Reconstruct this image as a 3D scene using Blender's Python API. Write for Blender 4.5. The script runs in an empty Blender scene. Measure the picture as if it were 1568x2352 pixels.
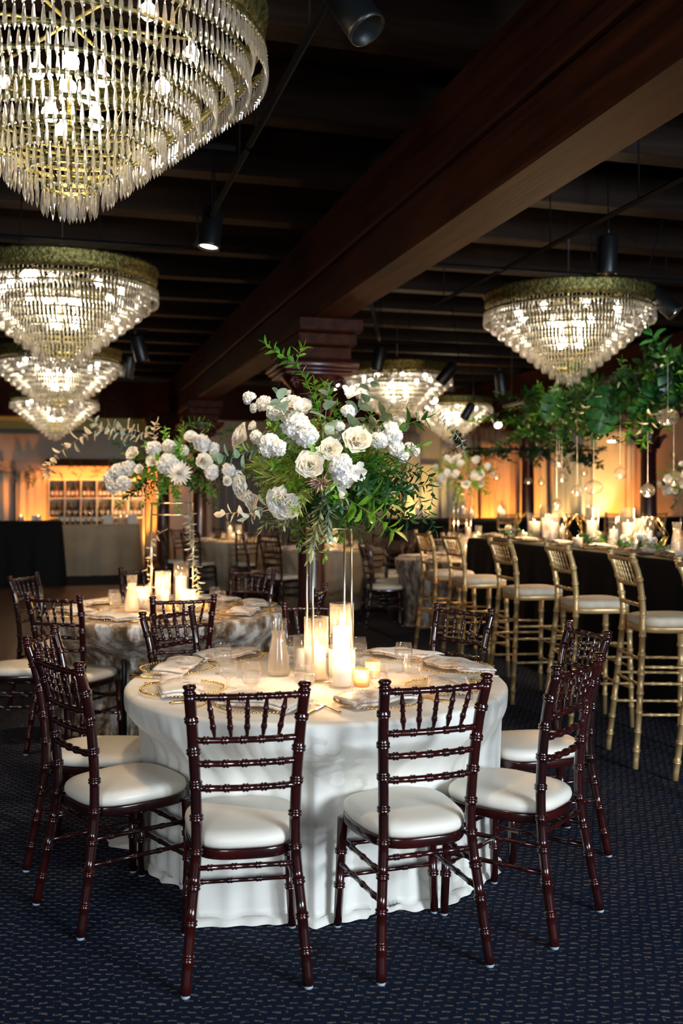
import bpy, math, random
from mathutils import Vector, Matrix, Quaternion
random.seed(7)
PI = math.pi
R_ = math.radians
COL = bpy.context.scene.collection
SC = bpy.context.scene

# ------------------------------------------------------------------ camera
F = 2287.0            # focal length in pixels of the 1568x2352 frame
HY = 1135.0           # horizon row
EYE = 1.52
AXIS = R_(15.7)       # the building's long axis turns this far left of the view
SA, CA = math.sin(AXIS), math.cos(AXIS)
cam_d = bpy.data.cameras.new('camera')
cam = bpy.data.objects.new('camera', cam_d)
COL.objects.link(cam)
cam.location = (0, 0, EYE)
cam.rotation_euler = (PI / 2, 0, 0)
cam_d.sensor_width = 36
cam_d.sensor_fit = 'AUTO'
cam_d.lens = 36 * F / 2352
cam_d.shift_y = -(1176 - HY) / 2352
cam_d.clip_end = 100
cam_d.dof.use_dof = True
cam_d.dof.focus_distance = 3.8
cam_d.dof.aperture_fstop = 2.6
SC.camera = cam

# ------------------------------------------------------------------ world, exposure
SC.view_settings.view_transform = 'Standard'
SC.view_settings.look = 'None'
SC.view_settings.gamma = 1
SC.view_settings.exposure = 1.08
SC.cycles.transparent_max_bounces = 32
SC.cycles.max_bounces = 8
SC.view_settings.use_curve_mapping = False
W = bpy.data.worlds.new('world')
SC.world = W
W.use_nodes = True
W.node_tree.nodes['Background'].inputs[0].default_value = (0.35, 0.45, 0.6, 1)
W.node_tree.nodes['Background'].inputs[1].default_value = 0.012


def UV(t, d, z=0.0):
    """t metres along the building axis, d metres to its right, from the camera's spot"""
    return Vector((-t * SA + d * CA, t * CA + d * SA, z))


def td(x, y):
    return (-x * SA + y * CA, x * CA + y * SA)


def at(px, py, Z):
    return Vector(((px - 784) * Z / F, Z, EYE - (py - HY) * Z / F))


def light(name, kind, loc, power, color, size=0.1, aim=None, **kw):
    l = bpy.data.lights.new(name, kind)
    l.energy = power
    l.color = color
    if kind == 'AREA':
        l.shape = 'RECTANGLE'
        l.size = size[0]
        l.size_y = size[1]
    else:
        l.shadow_soft_size = size
    for k, v in kw.items():
        setattr(l, k, v)
    o = bpy.data.objects.new(name, l)
    COL.objects.link(o)
    o.location = loc
    if aim is not None:
        o.rotation_euler = (Vector(aim) - Vector(loc)).to_track_quat('-Z', 'Y').to_euler()
    return o


# daylight from the tall windows behind and to the right of the camera
light('window_daylight', 'AREA', UV(-4.15, 4.3, 2.1), 540, (0.74, 0.87, 1.0), (3.0, 2.2), aim=(0.3, 4.5, 0.9))
light('window_daylight', 'AREA', UV(-4.15, -2.6, 2.2), 150, (0.80, 0.90, 1.0), (2.4, 2.0), aim=(-0.4, 5.0, 0.9))

# ------------------------------------------------------------------ materials
MATS = {}


def nmat(name):
    m = bpy.data.materials.new(name)
    m.use_nodes = True
    nt = m.node_tree
    b = nt.nodes['Principled BSDF']
    MATS[name] = m
    return m, nt, b


def pm(name, col, rough=0.5, metal=0.0, coat=0.0, sheen=0.0, sub=0.0, noise=None, bump=None, spec=0.5):
    m, nt, b = nmat(name)
    b.inputs['Base Color'].default_value = (*col, 1)
    b.inputs['Roughness'].default_value = rough
    b.inputs['Metallic'].default_value = metal
    b.inputs['Coat Weight'].default_value = coat
    b.inputs['Sheen Weight'].default_value = sheen
    b.inputs['Specular IOR Level'].default_value = spec
    if sub:
        b.inputs['Subsurface Weight'].default_value = sub
        b.inputs['Subsurface Radius'].default_value = (0.02, 0.015, 0.01)
        b.inputs['Subsurface Scale'].default_value = 1.0
    tc = nt.nodes.new('ShaderNodeTexCoord')
    if noise:
        col2, scale, vec = noise
        mp = nt.nodes.new('ShaderNodeMapping')
        mp.inputs['Scale'].default_value = vec
        nt.links.new(tc.outputs['Object'], mp.inputs[0])
        n = nt.nodes.new('ShaderNodeTexNoise')
        n.inputs['Scale'].default_value = scale
        n.inputs['Detail'].default_value = 5
        nt.links.new(mp.outputs[0], n.inputs['Vector'])
        r = nt.nodes.new('ShaderNodeValToRGB')
        r.color_ramp.elements[0].position = 0.35
        r.color_ramp.elements[0].color = (*col, 1)
        r.color_ramp.elements[1].position = 0.65
        r.color_ramp.elements[1].color = (*col2, 1)
        nt.links.new(n.outputs[0], r.inputs[0])
        nt.links.new(r.outputs[0], b.inputs['Base Color'])
    if bump:
        n2 = nt.nodes.new('ShaderNodeTexNoise')
        n2.inputs['Scale'].default_value = bump[0]
        nt.links.new(tc.outputs['Object'], n2.inputs['Vector'])
        bp = nt.nodes.new('ShaderNodeBump')
        bp.inputs['Strength'].default_value = bump[1]
        bp.inputs['Distance'].default_value = 0.01
        nt.links.new(n2.outputs[0], bp.inputs['Height'])
        nt.links.new(bp.outputs[0], b.inputs['Normal'])
    return m


def leafmat(name, col, col2, rough=0.35, trans=0.35):
    m, nt, b = nmat(name)
    out = nt.nodes['Material Output']
    tc = nt.nodes.new('ShaderNodeTexCoord')
    n = nt.nodes.new('ShaderNodeTexNoise')
    n.inputs['Scale'].default_value = 22
    nt.links.new(tc.outputs['Object'], n.inputs['Vector'])
    oi = nt.nodes.new('ShaderNodeObjectInfo')
    ad = nt.nodes.new('ShaderNodeMath')
    ad.operation = 'MULTIPLY_ADD'
    nt.links.new(oi.outputs['Random'], ad.inputs[0])
    ad.inputs[1].default_value = 0.3
    nt.links.new(n.outputs[0], ad.inputs[2])
    r = nt.nodes.new('ShaderNodeValToRGB')
    r.color_ramp.elements[0].position = 0.45
    r.color_ramp.elements[0].color = (*col, 1)
    r.color_ramp.elements[1].position = 0.85
    r.color_ramp.elements[1].color = (*col2, 1)
    nt.links.new(ad.outputs[0], r.inputs[0])
    nt.links.new(r.outputs[0], b.inputs['Base Color'])
    b.inputs['Roughness'].default_value = rough
    t = nt.nodes.new('ShaderNodeBsdfTranslucent')
    nt.links.new(r.outputs[0], t.inputs[0])
    mx = nt.nodes.new('ShaderNodeMixShader')
    mx.inputs[0].default_value = trans
    nt.links.new(b.outputs[0], mx.inputs[1])
    nt.links.new(t.outputs[0], mx.inputs[2])
    nt.links.new(mx.outputs[0], out.inputs[0])
    return m


def thin_glass(name, tint=(1, 1, 1), gloss=0.10, rough=0.02, haze=0.03):
    """clear thin-walled glass: see-through with a fresnel sheen"""
    m, nt, b = nmat(name)
    nt.nodes.remove(b)
    out = nt.nodes['Material Output']
    tr = nt.nodes.new('ShaderNodeBsdfTransparent')
    tr.inputs[0].default_value = (*tint, 1)
    gl = nt.nodes.new('ShaderNodeBsdfGlossy')
    gl.inputs['Roughness'].default_value = rough
    lw = nt.nodes.new('ShaderNodeLayerWeight')
    lw.inputs[0].default_value = 0.35
    ma = nt.nodes.new('ShaderNodeMath')
    ma.operation = 'MULTIPLY_ADD'
    ma.inputs[1].default_value = 0.75
    ma.inputs[2].default_value = gloss
    ma.use_clamp = True
    nt.links.new(lw.outputs['Facing'], ma.inputs[0])
    pw = nt.nodes.new('ShaderNodeMath')
    pw.operation = 'POWER'
    pw.inputs[1].default_value = 2.0
    nt.links.new(ma.outputs[0], pw.inputs[0])
    mx = nt.nodes.new('ShaderNodeMixShader')
    nt.links.new(pw.outputs[0], mx.inputs[0])
    tl = nt.nodes.new('ShaderNodeBsdfTranslucent')
    tl.inputs[0].default_value = (*tint, 1)
    m3 = nt.nodes.new('ShaderNodeMixShader')
    m3.inputs[0].default_value = haze
    nt.links.new(tr.outputs[0], m3.inputs[1])
    nt.links.new(tl.outputs[0], m3.inputs[2])
    nt.links.new(m3.outputs[0], mx.inputs[1])
    nt.links.new(gl.outputs[0], mx.inputs[2])
    nt.links.new(mx.outputs[0], out.inputs[0])
    return m


def emis(name, col, s):
    m, nt, b = nmat(name)
    b.inputs['Base Color'].default_value = (*col, 1)
    b.inputs['Emission Color'].default_value = (*col, 1)
    b.inputs['Emission Strength'].default_value = s
    return m


pm('mahogany', (0.034, 0.0032, 0.0024), 0.20, coat=0.55, noise=((0.014, 0.003, 0.003), 9, (1, 1, 0.15)))
pm('gold_paint', (0.66, 0.44, 0.20), 0.38, metal=0.45, noise=((0.56, 0.36, 0.15), 12, (1, 1, 1)))
pm('ivory_vinyl', (0.80, 0.735, 0.63), 0.42, bump=(60, 0.06))
pm('cream_fabric', (0.66, 0.56, 0.42), 0.8, noise=((0.55, 0.45, 0.33), 14, (1, 1, 1)), bump=(200, 0.2))
pm('glide_plastic', (0.45, 0.55, 0.62), 0.4)
pm('gold_metal', (0.80, 0.52, 0.20), 0.25, metal=1.0)
pm('pale_gold_metal', (0.85, 0.72, 0.50), 0.28, metal=1.0)
pm('antique_brass', (0.30, 0.25, 0.08), 0.45, metal=0.85, noise=((0.07, 0.07, 0.02), 34, (1, 1, 1)), bump=(50, 1.0))
pm('black_metal', (0.006, 0.007, 0.008), 0.38)
pm('track_metal', (0.004, 0.004, 0.005), 0.8, spec=0.15)
pm('black_cloth', (0.0035, 0.0038, 0.0045), 0.8, spec=0.2)
pm('beige_cloth', (0.42, 0.34, 0.24), 0.75, noise=((0.36, 0.28, 0.19), 3, (1, 1, 1)))
pm('wax', (0.92, 0.86, 0.76), 0.5, sub=0.25)
pm('white_porcelain', (0.8, 0.8, 0.78), 0.3)
pm('column_paint', (0.050, 0.006, 0.006), 0.35, coat=0.2, noise=((0.03, 0.004, 0.004), 6, (1, 1, 0.2)))
pm('taupe_paint', (0.44, 0.37, 0.31), 0.8, noise=((0.40, 0.33, 0.27), 2, (1, 1, 1)))
pm('ochre_paint', (0.55, 0.48, 0.16), 0.7)
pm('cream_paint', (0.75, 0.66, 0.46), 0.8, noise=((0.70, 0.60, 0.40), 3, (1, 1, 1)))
pm('drape_fabric', (0.62, 0.55, 0.46), 0.8, noise=((0.56, 0.49, 0.40), 4, (4, 4, 0.4)))
pm('grey_drape', (0.17, 0.16, 0.15), 0.85)
pm('plaster_white', (0.7, 0.68, 0.62), 0.6)
pm('dark_bottle', (0.02, 0.03, 0.015), 0.12, coat=0.5)
pm('amber_bottle', (0.35, 0.12, 0.02), 0.12, coat=0.5)
pm('paper_label', (0.75, 0.73, 0.68), 0.7)
pm('brown_plume', (0.28, 0.14, 0.09), 0.8, noise=((0.5, 0.36, 0.28), 60, (1, 1, 1)))
pm('stem_green', (0.10, 0.13, 0.04), 0.6)
pm('stem_brown', (0.12, 0.06, 0.03), 0.6)
pm('water', (0.9, 0.9, 0.86), 0.1)
leafmat('flower_white', (0.94, 0.91, 0.84), (0.95, 0.93, 0.88), 0.6, 0.42)
leafmat('flower_cream', (0.93, 0.87, 0.73), (0.94, 0.90, 0.80), 0.6, 0.42)
leafmat('flower_ice', (0.94, 0.93, 0.90), (0.95, 0.94, 0.92), 0.6, 0.42)
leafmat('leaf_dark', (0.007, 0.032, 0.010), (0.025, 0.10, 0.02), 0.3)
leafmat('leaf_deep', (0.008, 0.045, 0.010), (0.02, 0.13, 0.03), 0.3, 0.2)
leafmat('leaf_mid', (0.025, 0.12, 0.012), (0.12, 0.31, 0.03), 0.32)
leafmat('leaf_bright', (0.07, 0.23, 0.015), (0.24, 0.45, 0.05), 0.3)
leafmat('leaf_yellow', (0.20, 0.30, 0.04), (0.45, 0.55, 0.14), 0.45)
leafmat('leaf_grey', (0.14, 0.23, 0.15), (0.34, 0.44, 0.32), 0.55)
leafmat('leaf_olive', (0.10, 0.14, 0.06), (0.26, 0.30, 0.15), 0.5)
leafmat('leaf_cream', (0.50, 0.40, 0.26), (0.80, 0.70, 0.52), 0.5)
leafmat('leaf_silver', (0.32, 0.38, 0.32), (0.60, 0.64, 0.55), 0.5)
thin_glass('clear_glass', (1, 1, 1), 0.16, 0.06, 0.11)
thin_glass('plate_glass', (0.98, 0.97, 0.95), -0.22, 0.05)
thin_glass('gold_votive_glass', (1.0, 0.80, 0.50), 0.3, 0.25, 0.5)
emis('flame', (1.0, 0.66, 0.28), 14)
emis('bulb', (1.0, 0.88, 0.70), 6.5)
emis('lamp_lens', (1.0, 0.78, 0.55), 14)
emis('downlight_lens', (1.0, 0.85, 0.6), 8)


def crystal():
    m, nt, b = nmat('crystal')
    out = nt.nodes['Material Output']
    b.inputs['Base Color'].default_value = (1, 1, 1, 1)
    b.inputs['Roughness'].default_value = 0.05
    b.inputs['Transmission Weight'].default_value = 1.0
    b.inputs['IOR'].default_value = 1.5
    t = nt.nodes.new('ShaderNodeBsdfTranslucent')
    t.inputs[0].default_value = (0.95, 0.93, 0.88, 1)
    tr = nt.nodes.new('ShaderNodeBsdfTransparent')
    m1 = nt.nodes.new('ShaderNodeMixShader')
    m1.inputs[0].default_value = 0.45
    nt.links.new(t.outputs[0], m1.inputs[1])
    nt.links.new(tr.outputs[0], m1.inputs[2])
    m2 = nt.nodes.new('ShaderNodeMixShader')
    m2.inputs[0].default_value = 0.30
    nt.links.new(b.outputs[0], m2.inputs[1])
    nt.links.new(m1.outputs[0], m2.inputs[2])
    nt.links.new(m2.outputs[0], out.inputs[0])


crystal()


def wood(name, c1, c2, axis, rough=0.6):
    m, nt, b = nmat(name)
    tc = nt.nodes.new('ShaderNodeTexCoord')
    mp = nt.nodes.new('ShaderNodeMapping')
    sc = [14, 14, 14]
    sc[axis] = 0.7
    mp.inputs['Scale'].default_value = sc
    nt.links.new(tc.outputs['Object'], mp.inputs[0])
    n = nt.nodes.new('ShaderNodeTexNoise')
    n.inputs['Scale'].default_value = 1.0
    n.inputs['Detail'].default_value = 8
    n.inputs['Roughness'].default_value = 0.65
    nt.links.new(mp.outputs[0], n.inputs['Vector'])
    n2 = nt.nodes.new('ShaderNodeTexNoise')
    n2.inputs['Scale'].default_value = 1.3
    nt.links.new(tc.outputs['Object'], n2.inputs['Vector'])
    ad = nt.nodes.new('ShaderNodeMath')
    ad.operation = 'MULTIPLY_ADD'
    ad.inputs[1].default_value = 0.4
    nt.links.new(n2.outputs[0], ad.inputs[0])
    nt.links.new(n.outputs[0], ad.inputs[2])
    r = nt.nodes.new('ShaderNodeValToRGB')
    r.color_ramp.elements[0].position = 0.5
    r.color_ramp.elements[0].color = (*c1, 1)
    r.color_ramp.elements[1].position = 0.9
    r.color_ramp.elements[1].color = (*c2, 1)
    nt.links.new(ad.outputs[0], r.inputs[0])
    nt.links.new(r.outputs[0], b.inputs['Base Color'])
    b.inputs['Roughness'].default_value = rough
    b.inputs['Specular IOR Level'].default_value = 0.5 if rough < 0.5 else 0.12
    bp = nt.nodes.new('ShaderNodeBump')
    bp.inputs['Strength'].default_value = 0.4
    bp.inputs['Distance'].default_value = 0.01
    nt.links.new(n.outputs[0], bp.inputs['Height'])
    nt.links.new(bp.outputs[0], b.inputs['Normal'])
    return m


wood('beam_wood', (0.010, 0.0026, 0.0011), (0.058, 0.0135, 0.0045), 1)
wood('joist_wood', (0.0050, 0.0028, 0.0020), (0.024, 0.0135, 0.0085), 0)
wood('floor_wood', (0.12, 0.048, 0.016), (0.24, 0.11, 0.045), 1, 0.35)


def plank_ceiling():
    m = wood('plank_wood', (0.007, 0.0028, 0.0018), (0.020, 0.008, 0.005), 1)
    nt = m.node_tree
    b = nt.nodes['Principled BSDF']
    tc = nt.nodes.new('ShaderNodeTexCoord')
    sx = nt.nodes.new('ShaderNodeSeparateXYZ')
    nt.links.new(tc.outputs['Object'], sx.inputs[0])
    mo = nt.nodes.new('ShaderNodeMath')
    mo.operation = 'PINGPONG'
    mo.inputs[1].default_value = 0.075
    nt.links.new(sx.outputs[0], mo.inputs[0])
    gt = nt.nodes.new('ShaderNodeMath')
    gt.operation = 'GREATER_THAN'
    gt.inputs[1].default_value = 0.006
    nt.links.new(mo.outputs[0], gt.inputs[0])
    src = b.inputs['Base Color'].links[0].from_socket
    mx = nt.nodes.new('ShaderNodeMix')
    mx.data_type = 'RGBA'
    nt.links.new(gt.outputs[0], mx.inputs[0])
    mx.inputs[6].default_value = (0.004, 0.003, 0.002, 1)
    nt.links.new(src, mx.inputs[7])
    nt.links.new(mx.outputs[2], b.inputs['Base Color'])


plank_ceiling()


def carpet():
    m, nt, b = nmat('carpet')
    N = nt.nodes.new
    L = nt.links.new

    def math_(op, a, c=None, d=None):
        n = N('ShaderNodeMath')
        n.operation = op
        for i, v in enumerate((a, c, d)):
            if v is None:
                continue
            if isinstance(v, (int, float)):
                n.inputs[i].default_value = v
            else:
                L(v, n.inputs[i])
        return n.outputs[0]
    tc = N('ShaderNodeTexCoord')
    nz = N('ShaderNodeTexNoise')
    nz.inputs['Scale'].default_value = 14
    nz.inputs['Detail'].default_value = 2
    L(tc.outputs['Object'], nz.inputs['Vector'])
    sx = N('ShaderNodeSeparateXYZ')
    L(tc.outputs['Object'], sx.inputs[0])
    p0 = math_('DIVIDE', sx.outputs[0], 0.040)
    q0 = math_('DIVIDE', sx.outputs[1], 0.034)
    wob = math_('MULTIPLY_ADD', nz.outputs[0], 1.1, q0)
    # each row steps down a little along its dashes, like woven herringbone
    stp = math_('MULTIPLY_ADD', math_('FRACT', math_('MULTIPLY', p0, 0.5)), 0.55, wob)
    row = math_('FLOOR', stp)
    fq = math_('FRACT', stp)
    p = math_('MULTIPLY_ADD', math_('MODULO', row, 2.0), 0.5, p0)
    fp = math_('FRACT', p)
    a = math_('GREATER_THAN', fp, 0.38)
    c = math_('LESS_THAN', fq, 0.26)
    mask = math_('MULTIPLY', a, c)
    n2 = N('ShaderNodeTexNoise')
    n2.inputs['Scale'].default_value = 260
    L(tc.outputs['Object'], n2.inputs['Vector'])
    n3 = N('ShaderNodeTexNoise')
    n3.inputs['Scale'].default_value = 22
    L(tc.outputs['Object'], n3.inputs['Vector'])
    sp = N('ShaderNodeMapRange')
    sp.inputs[1].default_value = 0.38
    sp.inputs[2].default_value = 0.62
    L(n2.outputs[0], sp.inputs[0])
    sp3 = N('ShaderNodeMapRange')
    sp3.inputs[1].default_value = 0.3
    sp3.inputs[2].default_value = 0.6
    sp3.inputs[3].default_value = 0.25
    L(n3.outputs[0], sp3.inputs[0])
    fac = math_('MULTIPLY', math_('MULTIPLY', mask, sp.outputs[0]), sp3.outputs[0])
    base = N('ShaderNodeMix')
    base.data_type = 'RGBA'
    L(n2.outputs[0], base.inputs[0])
    base.inputs[6].default_value = (0.0012, 0.0034, 0.0105, 1)
    base.inputs[7].default_value = (0.0070, 0.0180, 0.047, 1)
    mx = N('ShaderNodeMix')
    mx.data_type = 'RGBA'
    L(fac, mx.inputs[0])
    L(base.outputs[2], mx.inputs[6])
    mx.inputs[7].default_value = (0.34, 0.25, 0.19, 1)
    L(mx.outputs[2], b.inputs['Base Color'])
    b.inputs['Roughness'].default_value = 0.95
    b.inputs['Specular IOR Level'].default_value = 0.15
    bp = N('ShaderNodeBump')
    bp.inputs['Strength'].default_value = 0.5
    bp.inputs['Distance'].default_value = 0.004
    L(n2.outputs[0], bp.inputs['Height'])
    L(bp.outputs[0], b.inputs['Normal'])


carpet()


def damask():
    m, nt, b = nmat('damask')
    N, L = nt.nodes.new, nt.links.new
    tc = N('ShaderNodeTexCoord')
    v = N('ShaderNodeTexVoronoi')
    v.feature = 'SMOOTH_F1'
    v.inputs['Scale'].default_value = 17
    v.inputs['Smoothness'].default_value = 0.1
    L(tc.outputs['Object'], v.inputs['Vector'])
    n = N('ShaderNodeTexNoise')
    n.inputs['Scale'].default_value = 2.6
    L(tc.outputs['Object'], n.inputs['Vector'])
    r1 = N('ShaderNodeMapRange')
    r1.inputs[1].default_value = 0.46
    r1.inputs[2].default_value = 0.50
    L(v.outputs['Distance'], r1.inputs[0])
    r2 = N('ShaderNodeMapRange')
    r2.inputs[1].default_value = 0.58
    r2.inputs[2].default_value = 0.62
    L(n.outputs[0], r2.inputs[0])
    mu = N('ShaderNodeMath')
    mu.operation = 'MULTIPLY'
    L(r1.outputs[0], mu.inputs[0])
    L(r2.outputs[0], mu.inputs[1])
    mx = N('ShaderNodeMix')
    mx.data_type = 'RGBA'
    L(mu.outputs[0], mx.inputs[0])
    mx.inputs[6].default_value = (0.82, 0.775, 0.69, 1)
    mx.inputs[7].default_value = (0.68, 0.635, 0.55, 1)
    L(mx.outputs[2], b.inputs['Base Color'])
    b.inputs['Roughness'].default_value = 0.55
    b.inputs['Sheen Weight'].default_value = 0.2
    n2 = N('ShaderNodeTexNoise')
    n2.inputs['Scale'].default_value = 5
    L(tc.outputs['Object'], n2.inputs['Vector'])
    bp = N('ShaderNodeBump')
    bp.inputs['Strength'].default_value = 0.35
    bp.inputs['Distance'].default_value = 0.03
    L(n2.outputs[0], bp.inputs['Height'])
    L(bp.outputs[0], b.inputs['Normal'])


damask()


def velvet(name, a, c, d, scale=9):
    m, nt, b = nmat(name)
    N, L = nt.nodes.new, nt.links.new
    tc = N('ShaderNodeTexCoord')
    mp = N('ShaderNodeMapping')
    mp.inputs['Scale'].default_value = (1, 1, 0.5)
    L(tc.outputs['Object'], mp.inputs[0])
    n = N('ShaderNodeTexNoise')
    n.inputs['Scale'].default_value = scale
    n.inputs['Detail'].default_value = 7
    n.inputs['Roughness'].default_value = 0.7
    n.inputs['Distortion'].default_value = 0.15
    L(mp.outputs[0], n.inputs['Vector'])
    r = N('ShaderNodeValToRGB')
    e = r.color_ramp.elements
    e[0].position = 0.40
    e[0].color = (*a, 1)
    e[1].position = 0.60
    e[1].color = (*d, 1)
    k = e.new(0.5)
    k.color = (*c, 1)
    L(n.outputs[0], r.inputs[0])
    L(r.outputs[0], b.inputs['Base Color'])
    b.inputs['Roughness'].default_value = 0.45
    b.inputs['Sheen Weight'].default_value = 0.12


velvet('velvet', (0.10, 0.052, 0.024), (0.33, 0.24, 0.16), (0.70, 0.66, 0.60), 13)
velvet('napkin_print', (0.42, 0.27, 0.20), (0.74, 0.66, 0.57), (0.80, 0.75, 0.68), 20)


# ------------------------------------------------------------------ mesh helpers
class MB:
    def __init__(s):
        s.v = []
        s.f = []

    def add(s, vs, fs, M=None):
        n = len(s.v)
        if M is not None:
            vs = [M @ Vector(p) for p in vs]
        s.v.extend([tuple(p) for p in vs])
        s.f.extend([tuple(i + n for i in f) for f in fs])
        return s

    def box(s, x0, x1, y0, y1, z0, z1, M=None, bev=0.0):
        if bev <= 0:
            vs = [(x, y, z) for z in (z0, z1) for y in (y0, y1) for x in (x0, x1)]
            fs = [(0, 2, 3, 1), (4, 5, 7, 6), (0, 1, 5, 4), (2, 6, 7, 3), (0, 4, 6, 2), (1, 3, 7, 5)]
            return s.add(vs, fs, M)
        out = []
        b = bev
        lay = [(z0, b), (z0 + b, 0), (z1 - b, 0), (z1, b)]
        for z, i in lay:
            for (x, y) in ((x0 + b, y0 + i), (x1 - b, y0 + i), (x1 - i, y0 + b), (x1 - i, y1 - b), (x1 - b, y1 - i), (x0 + b, y1 - i), (x0 + i, y1 - b), (x0 + i, y0 + b)):
                out.append((x, y, z))
        fs = []
        for k in range(3):
            for j in range(8):
                fs.append((k * 8 + j, k * 8 + (j + 1) % 8, k * 8 + 8 + (j + 1) % 8, k * 8 + 8 + j))
        fs.append(tuple(range(7, -1, -1)))
        fs.append(tuple(range(24, 32)))
        return s.add(out, fs, M)

    def tube(s, pts, rad, seg=8, M=None, cap=True, closed=False):
        pts = [Vector(p) for p in pts]
        n = len(pts)
        if isinstance(rad, (int, float)):
            rad = [rad] * n
        vs, fs = [], []
        up = None
        for i, p in enumerate(pts):
            if closed:
                a, c = pts[i - 1], pts[(i + 1) % n]
            else:
                a, c = pts[max(i - 1, 0)], pts[min(i + 1, n - 1)]
            t = (c - a)
            if t.length < 1e-9:
                t = Vector((0, 0, 1))
            t.normalize()
            if up is None:
                up = Vector((0, 0, 1)) if abs(t.z) < 0.9 else Vector((0, 1, 0))
            x = t.cross(up)
            if x.length < 1e-6:
                x = t.cross(Vector((1, 0, 0)))
            x.normalize()
            y = x.cross(t).normalized()
            up = y
            for k in range(seg):
                q = 2 * PI * k / seg
                vs.append(p + (x * math.cos(q) + y * math.sin(q)) * rad[i])
        m = n if closed else n - 1
        for i in range(m):
            j = (i + 1) % n
            for k in range(seg):
                k2 = (k + 1) % seg
                fs.append((i * seg + k2, i * seg + k, j * seg + k, j * seg + k2))
        if cap and not closed:
            fs.append(tuple(range(seg)))
            fs.append(tuple(range((n - 1) * seg + seg - 1, (n - 1) * seg - 1, -1)))
        return s.add(vs, fs, M)

    def lathe(s, prof, seg=16, M=None, cap0=False, cap1=False):
        vs, fs = [], []
        for r, z in prof:
            for k in range(seg):
                q = 2 * PI * k / seg
                vs.append((r * math.cos(q), r * math.sin(q), z))
        for i in range(len(prof) - 1):
            for k in range(seg):
                k2 = (k + 1) % seg
                fs.append((i * seg + k, i * seg + k2, (i + 1) * seg + k2, (i + 1) * seg + k))
        if cap0:
            fs.append(tuple(range(seg - 1, -1, -1)))
        if cap1:
            fs.append(tuple(range((len(prof) - 1) * seg, len(prof) * seg)))
        return s.add(vs, fs, M)

    def ball(s, c, r, seg=8, M=None):
        p = [(max(1e-4, r * math.sin(PI * i / (seg // 2))), -r * math.cos(PI * i / (seg // 2))) for i in range(seg // 2 + 1)]
        T = Matrix.Translation(c)
        return s.lathe(p, seg, (M @ T) if M is not None else T)

    def grid(s, fn, nu, nv, M=None, wrap=False):
        vs = [fn(i / (nu - 1) if not wrap else i / nu, j / (nv - 1)) for j in range(nv) for i in range(nu)]
        fs = []
        for j in range(nv - 1):
            for i in range(nu if wrap else nu - 1):
                i2 = (i + 1) % nu
                fs.append((j * nu + i, j * nu + i2, (j + 1) * nu + i2, (j + 1) * nu + i))
        return s.add(vs, fs, M)

    def mesh(s, name, mat, smooth=True):
        me = bpy.data.meshes.new(name)
        me.from_pydata(s.v, [], s.f)
        me.materials.append(MATS[mat])
        if smooth:
            me.shade_smooth()
        me.update()
        return me

    def build(s, name, mat, parent=None, smooth=True, loc=None, rz=None, solid=0):
        return put(name, s.mesh(name, mat, smooth), parent, loc, rz, solid)


def put(name, me, parent=None, loc=None, rz=None, solid=0):
    o = bpy.data.objects.new(name, me)
    COL.objects.link(o)
    if parent is not None:
        o.parent = parent
    if loc is not None:
        o.location = loc
    if rz is not None:
        o.rotation_euler = (0, 0, rz)
    if solid:
        md = o.modifiers.new('thickness', 'SOLIDIFY')
        md.thickness = solid
        md.offset = 0
    return o


def tag(o, label, cat, group=None):
    o['label'] = label
    o['category'] = cat
    if group:
        o['group'] = group
    elif 'group' in o:
        del o['group']
    return o


def thing(name, label, cat, loc=(0, 0, 0), rz=0, group=None):
    o = bpy.data.objects.new(name, None)
    o.empty_display_size = 0.1
    COL.objects.link(o)
    o.location = loc
    o.rotation_euler = (0, 0, rz)
    return tag(o, label, cat, group)


def struct(o):
    o['kind'] = 'structure'
    return o


def ceil_at(x, y):
    t_, _ = td(x, y)
    q = (t_ - (6.13 - 1.2 * 9)) % 1.2
    return (JZ - 0.001) if 0.004 < q < 0.206 else (CZ - 0.001)




def kids(o):
    return [c for c in COL.objects if c.parent == o]


def copy_tree(o, loc=None, rz=None, label=None, group=None, _kidmap=None):
    if _kidmap is None:
        _kidmap = {}
        for c in COL.objects:
            if c.parent is not None:
                _kidmap.setdefault(c.parent.name, []).append(c)

    def rec(a, par):
        c = a.copy()
        COL.objects.link(c)
        c.parent = par
        for k in _kidmap.get(a.name, ()):
            rec(k, c)
        return c
    r = rec(o, None)
    if loc is not None:
        r.location = loc
    if rz is not None:
        r.rotation_euler = (0, 0, rz)
    if label:
        r['label'] = label
    if group:
        r['group'] = group
    return r


class Proto:
    """first use places the object itself, later uses place copies"""

    def __init__(s, maker):
        s.maker = maker
        s.o = None
        s.used = False

    def place(s, loc, rz, label, group=None):
        if s.o is None:
            s.o = s.maker()
            s.tree = {}
            for c in COL.objects:
                if c.parent is not None:
                    s.tree.setdefault(c.parent.name, []).append(c)
            o = s.o
        else:
            o = copy_tree(s.o, _kidmap=s.tree)
        o.location = loc
        o.rotation_euler = (0, 0, rz)
        o['label'] = label
        if group:
            o['group'] = group
        return o


# ------------------------------------------------------------------ the room
def room_box(name, t0, t1, d0, d1, z0, z1, mat):
    # local x = to the right of the axis, local y = along the axis
    o = MB().box(d0, d1, t0, t1, z0, z1).build(name, mat, smooth=False, rz=AXIS)
    return struct(o)


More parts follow.
